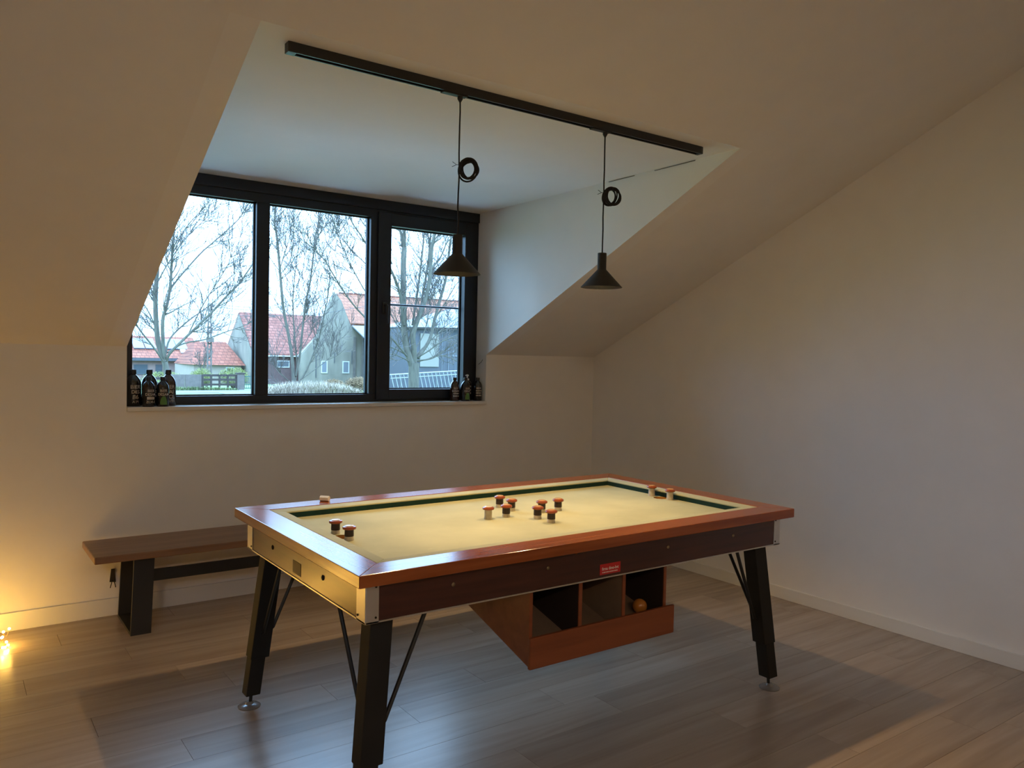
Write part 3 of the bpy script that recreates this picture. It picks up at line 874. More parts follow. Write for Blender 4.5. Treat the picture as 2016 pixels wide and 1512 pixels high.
# ------------------------------------------------------------------ printed bottles on the sill
SILL = 1.175
def curved_text(body, size, r, zc, ang, parent, mt, sx=1.0, center=None):
    me = text_mesh(body, size, 0.0, offset=size * .012)
    me.materials.clear(); me.materials.append(mt)
    bm_ = bmesh.new(); bm_.from_mesh(me)
    bmesh.ops.subdivide_edges(bm_, edges=[e for e in bm_.edges if e.calc_length() > .006], cuts=2)
    off = base_of(parent)
    for v in bm_.verts:
        a = ang + v.co.x * sx / r
        v.co = Vector((center[0] + (r + .0006) * math.sin(a), center[1] - (r + .0006) * math.cos(a), zc + v.co.y)) - off
    bm_.to_mesh(me); bm_.free()
    o_ = bpy.data.objects.new('print', me); COL.objects.link(o_); o_.parent = parent
    return o_
def blurred_line(t, x, y, r, z, hgt, ang, seed):
    """a printed line that cannot be read in the photograph"""
    rb = random.Random(seed)
    a = ang - .62
    while a < ang + .60:
        wd = rb.uniform(.10, .24)
        bm_ = bmesh.new(); vs = []
        for q in range(4):
            b_ = a + wd * q / 3
            px, py = x + (r + .0005) * math.sin(b_), y - (r + .0005) * math.cos(b_)
            vs.append((bm_.verts.new((px, py, z - hgt * .4)), bm_.verts.new((px, py, z + hgt * .4))))
        for q in range(3): bm_.faces.new([vs[q][0], vs[q + 1][0], vs[q + 1][1], vs[q][1]])
        obj('print', bm_, M['ink'], t)
        a += wd + rb.uniform(.05, .10)
def bottle(x, y, big, label, glass, lines, ang, green=False, band=None):
    t = thing('bottle', (x, y, SILL), label, 'bottle', 'printed bottles on the window sill')
    k = 1.0 if big else .82
    r = .0430 * k if big else .0345
    h = .212 if big else .172
    prof = [(.0, 0), (r * .92, 0), (r, .005), (r, h * .60), (r * .97, h * .66), (r * .84, h * .74), (r * .60, h * .81), (r * .36, h * .855), (r * .33, h * .875), (r * .33, h * .90), (0, h * .90)]
    bm = bmesh.new(); lathe(bm, prof, (x, y, SILL), 40, cap=False); obj('glass_body', bm, glass, t, True)
    bm = bmesh.new(); lathe(bm, [(0, h * .872), (r * .40, h * .872), (r * .41, h * .88), (r * .41, h * .985), (r * .38, h), (0, h)], (x, y, SILL), 24, cap=False); obj('cap', bm, M['bcap'], t, True)
    z = SILL + h * .585
    for s_, sz_, g in lines:
        fs = sz_ * k
        z -= fs * .5
        if g:
            blurred_line(t, x, y, r, z, fs * .8, ang, int(abs(x) * 1000) + int(z * 999))
        elif s_:
            curved_text(s_, fs * 1.15, r, z, ang, t, M['ink'], center=(x, y))
        z -= fs * .5 + .003
    if band:
        bm = bmesh.new()
        z0, z1 = SILL + h * band[0], SILL + h * band[1]
        n = 14
        vs = []
        for q in range(n + 1):
            a = ang + (q / n - .5) * band[2]
            px, py = x + (r + .0004) * math.sin(a), y - (r + .0004) * math.cos(a)
            if band[3]:
                u = (q / n - .5) * 2; zt_ = z0 + (z1 - z0) * math.sqrt(max(0.03, 1 - u * u * .9))
            else:
                zt_ = z1
            vs.append((bm.verts.new((px, py, z0)), bm.verts.new((px, py, zt_))))
        for q in range(n): bm.faces.new([vs[q][0], vs[q + 1][0], vs[q + 1][1], vs[q][1]])
        obj('print_block', bm, M['ink_green'] if band[3] else M['ink'], t)
    return t
A = .45
bottle(-3.459, .088, True, 'large dark bottle printed 86, at the left end of the sill', M['black_glass'], [('BIER', .026, 0), ('DES', .024, 0), ('86', .030, 0), ('A PI', .018, 0)], .15)
bottle(-3.371, .092, True, 'large dark bottle behind the two small bottles at the left of the sill', M['black_glass'], [('BIER', .026, 0), ('DES', .022, 0), ('', .020, 1)], A)
bottle(-3.268, .090, True, 'large brown bottle with big print, right of the left bottle group', M['brown_glass'], [('BIER', .026, 0), ('SAI', .026, 0), ('BCL', .026, 0), ('MUTI', .018, 0)], .05)
bottle(-3.391, .014, False, 'small dark bottle with a pale printed band in the left bottle group', M['black_glass'], [('BIER', .022, 0), ('DESAM', .022, 0), ('', .024, 0), ('ZOR-E', .020, 0)], .25, band=(.245, .335, 1.3, False))
bottle(-3.314, .014, False, 'small dark bottle with a green print in the left bottle group', M['black_glass'], [('BIER', .022, 0), ('DESAM', .022, 0)], -.05, band=(.07, .36, 1.1, True))
bottle(-1.296, .065, False, 'small brown bottle, leftmost of the right bottle group', M['brown_glass'], [('BIER', .020, 0), ('DESAM', .020, 0), ('', .018, 1), ('', .018, 1)], -.2)
bottle(-1.229, .022, False, 'small dark bottle with a green print in the right bottle group', M['black_glass'], [('BIER', .020, 0), ('DESAM', .018, 0)], .0, band=(.07, .36, 1.2, True))
bottle(-1.104, .050, False, 'small dark bottle against the dormer cheek', M['black_glass'], [('BIER', .020, 0), ('', .016, 1), ('', .018, 1), ('', .018, 1)], -.3)
pb = thing('pump_bottle', (-1.167, .098, SILL), 'dark pump bottle with a white pump head in the right bottle group', 'bottle')
bm = bmesh.new(); lathe(bm, [(0, 0), (.031, 0), (.033, .004), (.033, .125), (.030, .138), (.020, .148), (.013, .150), (0, .150)], (-1.167, .098, SILL), 32, cap=False); obj('glass_body', bm, M['black_glass'], pb, True)
bm = bmesh.new(); lathe(bm, [(0, .150), (.015, .150), (.015, .162), (.006, .164), (.004, .185), (0, .185)], (-1.167, .098, SILL), 20, cap=False)
obj('pump_collar', bm, M['white_plastic'], pb, True)
bm = bmesh.new(); tube(bm, [(-1.160, .098, SILL + .186), (-1.172, .092, SILL + .189), (-1.190, .082, SILL + .187)], [.007, .006, .004], 10); obj('pump_head', bm, M['white_plastic'], pb, True)
for q, z in enumerate((.105, .080, .055)): blurred_line(pb, -1.167, .098, .033, SILL + z, .015, -.1, 70 + q)
# small loose wire on the dormer cheek
bm = bmesh.new(); tube(bm, [(XR - .002, .10, 1.445), (XR - .010, .07, 1.455), (XR - .014, .045, 1.462), (XR - .012, .03, 1.482)], .0016, 6)
tag(obj('loose_wire', bm, M['cord']), 'thin loose wire sticking out of the dormer cheek above the bottles', 'wire')
# ------------------------------------------------------------------ outside the window
GZ = -1.6
bm = bmesh.new()
prism(bm, [(-120, 6, GZ), (220, 6, GZ), (220, 330, GZ), (-120, 330, GZ)], (0, 0, -.3))
struct('ground', bm, M['grass'])
bm = bmesh.new()
prism(bm, [(-9.2, .31, 1.08), (.2, .31, 1.08), (.2, 3.4, -.35), (-9.2, 3.4, -.35)], (0, 0, -.08))
struct('bounce_roof_outside', bm, M['bounce_roof'])  # hidden below the sill, added to bounce sky light up into the dormer
bm = bmesh.new()
prism(bm, [(-60, 57.5, GZ), (17.3, 56.0, GZ), (17.3, 60.6, GZ), (-60, 60.9, GZ)], (0, 0, .03))
struct('road', bm, M['road'])
bm = bmesh.new()
prism(bm, [(12.5, 45, GZ), (17.2, 45, GZ), (17.2, 56.0, GZ), (12.5, 56.05, GZ)], (0, 0, .031))
struct('driveway', bm, M['road'])

def part(name, mt, parent, fn, smooth=False):
    b_ = bmesh.new(); fn(b_); return obj(name, b_, mt, parent, smooth)
def window_on(parent, x0, x1, z0, z1, y, fr=.09, frame_mt='white', pane_mt='dark_pane'):
    w = part('window', M[frame_mt], parent, lambda b: (box(b, x0, x1, y - .06, y, z0, z0 + fr), box(b, x0, x1, y - .06, y, z1 - fr, z1), box(b, x0, x0 + fr, y - .06, y, z0 + fr, z1 - fr), box(b, x1 - fr, x1, y - .06, y, z0 + fr, z1 - fr)))
    part('pane', M[pane_mt], w, lambda b: box(b, x0 + fr, x1 - fr, y - .03, y, z0 + fr, z1 - fr))
    return w
def gable_roof(b, x0, x1, ye, yr, yb, ze, zr, th=.18):
    prism(b, [(x0, ye, ze), (x0, yr, zr), (x0, yb, ze), (x0, yb, ze - th), (x0, yr, zr - th), (x0, ye, ze - th)], (x1 - x0, 0, 0))

# house at the far left
hA = thing('farmhouse', (13, 84, GZ), 'pink brick house with solar panels on its red roof at far left outside', 'house')
part('wall', M['pink'], hA, lambda b: (box(b, 4, 18.1, 84, 92, GZ, .75), prism(b, [(18.0, 84.2, .74), (18.0, 91.8, .74), (18.0, 88, 2.85)], (.1, 0, 0))))
part('roof', M['roof'], hA, lambda b: gable_roof(b, 3.5, 18.5, 83.6, 88, 92.4, .72, 3.02))
part('fascia', M['slate'], hA, lambda b: box(b, 3.6, 18.4, 83.5, 83.62, .40, .70))
for x0, x1 in ((11.76, 13.1), (13.85, 14.5), (15.8, 17.2)):
    window_on(hA, x0, x1, -1.02, .02, 84, .07, 'slate')
for x0 in (12.0, 13.15, 15.2, 16.3):
    part('solar_panel', M['solar'], hA, lambda b: hexa(b, [(x0, 85.2, 1.62), (x0 + 1.05, 85.2, 1.62), (x0 + 1.05, 87.2, 2.66), (x0, 87.2, 2.66)], [(x0, 85.16, 1.72), (x0 + 1.05, 85.16, 1.72), (x0 + 1.05, 87.16, 2.76), (x0, 87.16, 2.76)]))
part('skylight', M['white'], hA, lambda b: hexa(b, [(16.5, 84.5, 1.24), (17.05, 84.5, 1.24), (17.05, 85.1, 1.56), (16.5, 85.1, 1.56)], [(16.5, 84.45, 1.36), (17.05, 84.45, 1.36), (17.05, 85.05, 1.68), (16.5, 85.05, 1.68)]))
# hipped house
hB = thing('bungalow', (17.4, 75, GZ), 'low house with hipped red roof behind the utility pole', 'house')
part('wall', M['beige'], hB, lambda b: box(b, 15.4, 19.9, 74.8, 82.4, GZ, .22))
part('roof', M['roof'], hB, lambda b: hexa(b, [(15.09, 74.43, 0.22), (20.22, 74.43, 0.17), (20.1, 82.9, .2), (15.4, 82.9, .2)], [(16.33, 78.27, 2.49), (19.36, 78.27, 2.51), (19.36, 78.57, 2.51), (16.33, 78.57, 2.49)]))
window_on(hB, 18.4, 19.2, -.8, 0, 74.8)
# long barn with weathered red roof
hC = thing('long_barn', (24, 72.5, GZ), 'long barn with weathered red tile roof and a small white window', 'barn')
part('wall', M['brick'], hC, lambda b: box(b, 20.35, 27.5, 72.6, 81.8, GZ, 1.35))
part('gable_wall', M['gable'], hC, lambda b: prism(b, [(20.28, 72.55, GZ), (20.28, 72.55, 1.30), (20.28, 77, 5.35), (20.28, 81.8, 1.30), (20.28, 81.8, GZ)], (.12, 0, 0)))
part('roof', M['roof_old'], hC, lambda b: gable_roof(b, 20.3, 30.5, 72.3, 77, 82, 1.40, 5.58))
part('gutter', M['white'], hC, lambda b: box(b, 20.3, 26.0, 72.12, 72.3, 1.14, 1.26))
window_on(hC, 22.72, 24.0, .05, .75, 72.6)
# gable house
hD = thing('gable_house', (28.5, 71, GZ), 'green weathered gable house with two narrow white windows', 'house')
GP = [(24.55, GZ), (24.55, 1.28), (26.36, 3.25), (27.14, 5.52), (28.08, 7.67), (28.75, 6.94), (29.79, 4.50), (32.38, 2.60), (34.2, 1.6), (34.2, GZ)]
part('wall', M['gable'], hD, lambda b: prism(b, [(x, 71, z) for x, z in GP], (0, .6, 0)))
part('coping', M['gable'], hD, lambda b: (prism(b, [(24.4, 71.1, 1.25), (26.3, 71.1, 3.28), (27.1, 71.1, 5.56), (28.08, 71.1, 7.78), (28.08, 71.1, 7.55), (27.2, 71.1, 5.5), (26.45, 71.1, 3.2), (24.6, 71.1, 1.2)], (0, .55, 0)),))
part('downpipe', M['concrete'], hD, lambda b: box(b, 30.12, 30.38, 70.88, 71, GZ, 3.3))
for x0, x1 in ((26.66, 27.34), (28.95, 29.70)):
    window_on(hD, x0, x1, -.45, .80, 71, .10, 'white', 'zinc')
for x0, z0, z1 in ((26.1, -.9, 1.3), (28.05, .6, 1.6), (29.95, .5, 1.9), (25.85, 1.9, 2.3)):
    part('wall_anchor', M['wire'], hD, lambda b: box(b, x0, x0 + .07, 70.95, 71, z0, z1))
# the long roof behind
hE = thing('main_barn', (40, 77, GZ), 'big barn with bright orange tiled roof behind the right tree', 'barn')
part('wall', M['brick'], hE, lambda b: box(b, 32.6, 51, 74.4, 85.5, GZ, 4.9))
part('roof', M['roof_orange'], hE, lambda b: (prism(b, [(31.15, 74, 4.82), (51.5, 74, 4.82), (51.5, 80, 8.42), (32.15, 80, 8.42)], (0, .09, -.16)), prism(b, [(32.15, 80, 8.42), (51.5, 80, 8.42), (51.5, 86, 4.82), (32.15, 86, 4.82)], (0, -.09, -.16))))
part('gable_wall', M['brick'], hE, lambda b: prism(b, [(32.62, 74.5, 4.85), (32.62, 85.4, 4.85), (32.62, 80, 8.15)], (.2, 0, 0)))
for i in range(20):
    part('ridge_tile', M['roof_old'], hE, lambda b: box(b, 32.4 + i * .9, 32.4 + i * .9 + .75, 79.85, 80.15, 8.36, 8.52))
hG = thing('lean_to', (32, 68, GZ), 'pale sheet lean-to roof between the gable house and dark shed', 'shed')
part('roof', M['zinc'], hG, lambda b: hexa(b, [(29.9, 70.9, 4.35), (38.0, 70.9, 4.45), (35.6, 66, 1.42), (31.0, 66, 1.38)], [(29.9, 70.9, 4.47), (38.0, 70.9, 4.57), (35.6, 66, 1.54), (31.0, 66, 1.50)]))
for x in (31.2, 33.3, 35.4):
    part('post', M['slate'], hG, lambda b: box(b, x - .07, x + .07, 66.1, 66.25, GZ, 1.40))
part('back_wall', M['concrete'], hG, lambda b: box(b, 31.0, 36.0, 70.6, 70.8, GZ, 4.2))
# dark shed on the right
hF = thing('dark_shed', (36, 60, GZ), 'dark grey boarded shed with pale hipped roof at right outside', 'shed')
part('wall', M['slate'], hF, lambda b: box(b, 30.4, 44, 60.1, 65.7, GZ, 4.2))
part('roof', M['zinc'], hF, lambda b: hexa(b, [(30.3, 59.8, 4.14), (44.3, 59.8, 4.4), (44.3, 65.9, 4.4), (30.3, 65.9, 4.14)], [(38.9, 63.9, 6.7), (44.3, 63.9, 7.3), (44.3, 64.2, 7.3), (38.9, 64.2, 6.7)]))
part('verge_board', M['white'], hF, lambda b: tube(b, [(34.6, 61.7, 5.12), (38.95, 63.9, 6.78)], .09, 6))
part('gutter', M['fence'], hF, lambda b: box(b, 30.3, 44.3, 59.62, 59.8, 4.02, 4.14))
part('board_panel', M['panel'], hF, lambda b: box(b, 31.85, 33.85, 60.0, 60.1, .5, 3.6))
window_on(hF, 35.4, 36.5, 1.5, 2.4, 60.1, .09, 'zinc')
for x in (31.2, 34.2, 34.9, 37.2, 38.4):
    part('cladding_batten', M['zinc'], hF, lambda b: box(b, x, x + .05, 60.05, 60.1, GZ, 4.0))

# garden wall, fence and gate along the road
fe = thing('rail_fence', (13.8, 61, GZ), 'dark wooden rail fence between concrete panels along the road', 'fence')
posts = [12.66, 13.32, 13.98, 14.64, 15.3]
for x in posts: part('post', M['fence'], fe, lambda b: box(b, x - .06, x + .06, 60.95, 61.1, GZ, -.36))
for i in range(4):
    for z in (-1.25, -.85, -.50):
        part('rail', M['fence'], fe, lambda b: box(b, posts[i] + .06, posts[i + 1] - .06, 60.98, 61.06, z, z + .17))
cw = thing('concrete_panel_wall', (12, 61, GZ), 'grey concrete panel wall beside the rail fence', 'wall')
for x0, x1 in ((10.2, 11.3), (11.34, 12.58)): part('panel', M['concrete'], cw, lambda b: box(b, x0, x1, 61, 61.12, GZ, -.36))
for z in (-.75, -1.15): part('rail', M['fence'], cw, lambda b: box(b, 9.0, 10.2, 61, 61.08, z, z + .16))
pi = thing('gate_pillar', (15.6, 61, GZ), 'dark stone gate pillar at the right end of the rail fence', 'pillar')
part('shaft', M['concrete'], pi, lambda b: box(b, 15.36, 15.92, 60.8, 61.3, GZ, -.28)); part('cap', M['fence'], pi, lambda b: box(b, 15.30, 15.98, 60.74, 61.36, -.28, -.2))
ga = thing('garden_gate', (16.4, 61, GZ), 'green metal bar gate beside the stone pillar', 'gate')
part('gate_rail', M['green_metal'], ga, lambda b: box(b, 16.0, 17.3, 61, 61.04, -.52, -.46))
for z in (-1.5, -1.2): part('gate_rail', M['green_metal'], ga, lambda b: box(b, 16.0, 17.3, 61, 61.04, z, z + .06))
for i in range(9): part('bar', M['green_metal'], ga, lambda b: box(b, 16.0 + i * .16, 16.03 + i * .16, 61, 61.03, -1.5, -.46))

# concrete ladder pole with wires
po = thing('utility_pole', (14.5, 66, GZ), 'tall concrete ladder type utility pole with a transformer box', 'utility pole')
for dx in (-.15, .15): part('upright', M['concrete'], po, lambda b: hexa(b, [(14.5 + dx * 1.2 - .05, 65.95, GZ), (14.5 + dx * 1.2 + .05, 65.95, GZ), (14.5 + dx * 1.2 + .05, 66.1, GZ), (14.5 + dx * 1.2 - .05, 66.1, GZ)], [(14.5 + dx * .6 - .045, 65.96, 5.65), (14.5 + dx * .6 + .045, 65.96, 5.65), (14.5 + dx * .6 + .045, 66.08, 5.65), (14.5 + dx * .6 - .045, 66.08, 5.65)]))
for i in range(15): part('rung', M['concrete'], po, lambda b: box(b, 14.5 - .17 + .005 * i, 14.5 + .17 - .005 * i, 65.97, 66.07, GZ + .4 + i * .47, GZ + .56 + i * .47))
part('transformer_box', M['concrete'], po, lambda b: box(b, 14.2, 14.8, 65.7, 65.95, 2.3, 2.68))
WIR = [[(14.5, 66, 5.34), (18.3, 66, 5.20), (24, 66, 6.3), (29.4, 66.5, 8.3), (44, 67, 12.5)], [(14.5, 66, 4.82), (18.3, 66, 4.70), (24, 66, 5.1), (33, 67, 7.0), (44, 68, 9.8)],
       [(14.5, 66, 5.5), (20, 68, 5.6), (31.65, 70, 9.6), (40, 70, 10.3), (48, 70, 11)], [(14.5, 66, 5.0), (4, 64, 4.8), (-10, 60, 5.2)]]
for i, w in enumerate(WIR):
    bm = bmesh.new(); tube(bm, w, .022, 5)
    tag(obj('overhead_wire', bm, M['wire']), ['upper overhead wire rising right from the utility pole', 'lower overhead wire rising right from the utility pole', 'long overhead wire crossing behind the right tree', 'overhead wire running left from the utility pole'][i], 'wire')

# leaning galvanised barrier
ba = thing('metal_barrier', (24.8, 46, GZ), 'row of leaning galvanised barrier rails behind the right tree', 'barrier')
lean = Vector((.42, 0, 0))
def rail_pt(x, z): return Vector((x, 46, z)) - lean * ((z + 1.4) / 1.6) + Vector((.4, 0, 0))
def topz(x): return .12 + (x - 21.8) * .056
part('top_rail', M['galv'], ba, lambda b: tube(b, [rail_pt(21.6, topz(21.6)), rail_pt(28.6, topz(28.6))], .045, 6))
part('second_rail', M['galv'], ba, lambda b: tube(b, [rail_pt(21.6, topz(21.6) - .26), rail_pt(28.6, topz(28.6) - .26)], .03, 6))
part('bottom_rail', M['galv'], ba, lambda b: tube(b, [rail_pt(21.6, -1.5), rail_pt(28.6, -1.5)], .045, 6))
for i in range(21):
    x = 21.7 + i * .335
    part('bar', M['galv'], ba, lambda b: tube(b, [rail_pt(x, -1.5), rail_pt(x, topz(x))], .032, 6))
for x in (22.5, 25.5, 28.4):
    part('prop', M['galv'], ba, lambda b: tube(b, [rail_pt(x, topz(x) - .05), (x + .4, 46.8, GZ)], .03, 6))

# ------------------------------------------------------------------ planting
def fuzz(name, loc, label, cat, mt, region, n, hgt, spread, width, seed, kind=None):
    """a clump of thin blades or leafy shoots"""
    rr = random.Random(seed)
    b_ = bmesh.new()
    x0, x1, y0, y1 = region
    for i in range(n):
        x, y = rr.uniform(x0, x1), rr.uniform(y0, y1)
        e = 1 - .55 * abs((x - (x0 + x1) / 2) / ((x1 - x0) / 2)) ** 2.5
        h = hgt * e * rr.uniform(.55, 1.1)
        a = rr.uniform(0, 6.28); d = Vector((math.cos(a), math.sin(a), 0))
        p0 = Vector((x, y, GZ)); p1 = p0 + Vector((0, 0, h * .6)) + d * spread * .35; p2 = p0 + Vector((0, 0, h)) + d * spread
        s = Vector((math.cos(a + 1.57), math.sin(a + 1.57), 0)) * width
        v = [b_.verts.new(q) for q in (p0 - s, p0 + s, p1 + s * .8, p1 - s * .8, p2)]
        b_.faces.new(v[:4]); b_.faces.new([v[3], v[2], v[4]])
    o_ = obj(name, b_, mt)
    return tag(o_, label, cat, kind=kind)
fuzz('pampas_grass', None, 'pale straw ornamental grass in front of the barns', 'grass', M['straw'], (14.0, 21.5, 50.4, 52.4), 3600, 1.10, .45, .020, 3, 'stuff')
fuzz('meadow_grass', None, 'dry grass verge in front of the garden fence', 'grass', M['grass'], (8, 15.2, 60.0, 60.4), 900, .35, .15, .03, 4, 'stuff')

def shrub(name, loc, label, mt, rx, ry, rz, n, leaf, seed):
    rr = random.Random(seed)
    t = thing(name, (loc[0], loc[1], GZ), label, 'shrub')
    b_ = bmesh.new()
    for i in range(n):
        u = rr.uniform(-1, 1); a = rr.uniform(0, 6.28); r_ = rr.uniform(.55, 1.0)
        s = math.sqrt(1 - u * u)
        p = Vector((loc[0] + rx * r_ * s * math.cos(a), loc[1] + ry * r_ * s * math.sin(a), GZ + rz * (1 + u * r_) * .5 * 2 * .5 + rr.uniform(0, .1)))
        d1 = Vector((rr.uniform(-1, 1), rr.uniform(-1, 1), rr.uniform(-.2, 1.4))).normalized() * leaf
        d2 = d1.orthogonal().normalized() * leaf * .3
        v = [b_.verts.new(q) for q in (p - d2 * .6, p + d1, p + d2 * .6, p - d1 * .4)]
        b_.faces.new(v)
    fo = obj('foliage', b_, mt, t)
    b_ = bmesh.new()
    for i in range(14):
        a = i * 2.4
        tube(b_, [(loc[0] + .1 * math.cos(a), loc[1] + .1 * math.sin(a), GZ), (loc[0] + rx * .6 * math.cos(a), loc[1] + ry * .6 * math.sin(a), GZ + rz * .75)], [.03, .008], 5)
    obj('stems', b_, M['twig'], t)
    return t
shrub('shrub', (20.85, 54.3), 'russet low shrub at the left of the mound before the gable house', M['shrub'], .92, .9, 1.05, 2600, .14, 31)
shrub('shrub', (23.2, 54.6), 'larger russet shrub right in front of the gable house', M['shrub'], 1.2, 1.0, 1.22, 3400, .14, 32)
shrub('hedge_bush', (13.3, 64.0), 'yellow green bush behind the rail fence by the pole', M['hedge'], 1.0, .8, 1.62, 1800, .13, 33)
shrub('hedge_bush', (16.0, 64.2), 'yellow green bush behind the stone pillar', M['hedge'], 1.35, .8, 1.78, 2200, .13, 34)
shrub('hedge_bush', (10.3, 64.0), 'green bush behind the concrete panel wall', M['hedge'], 1.7, .8, 1.40, 1800, .13, 35)

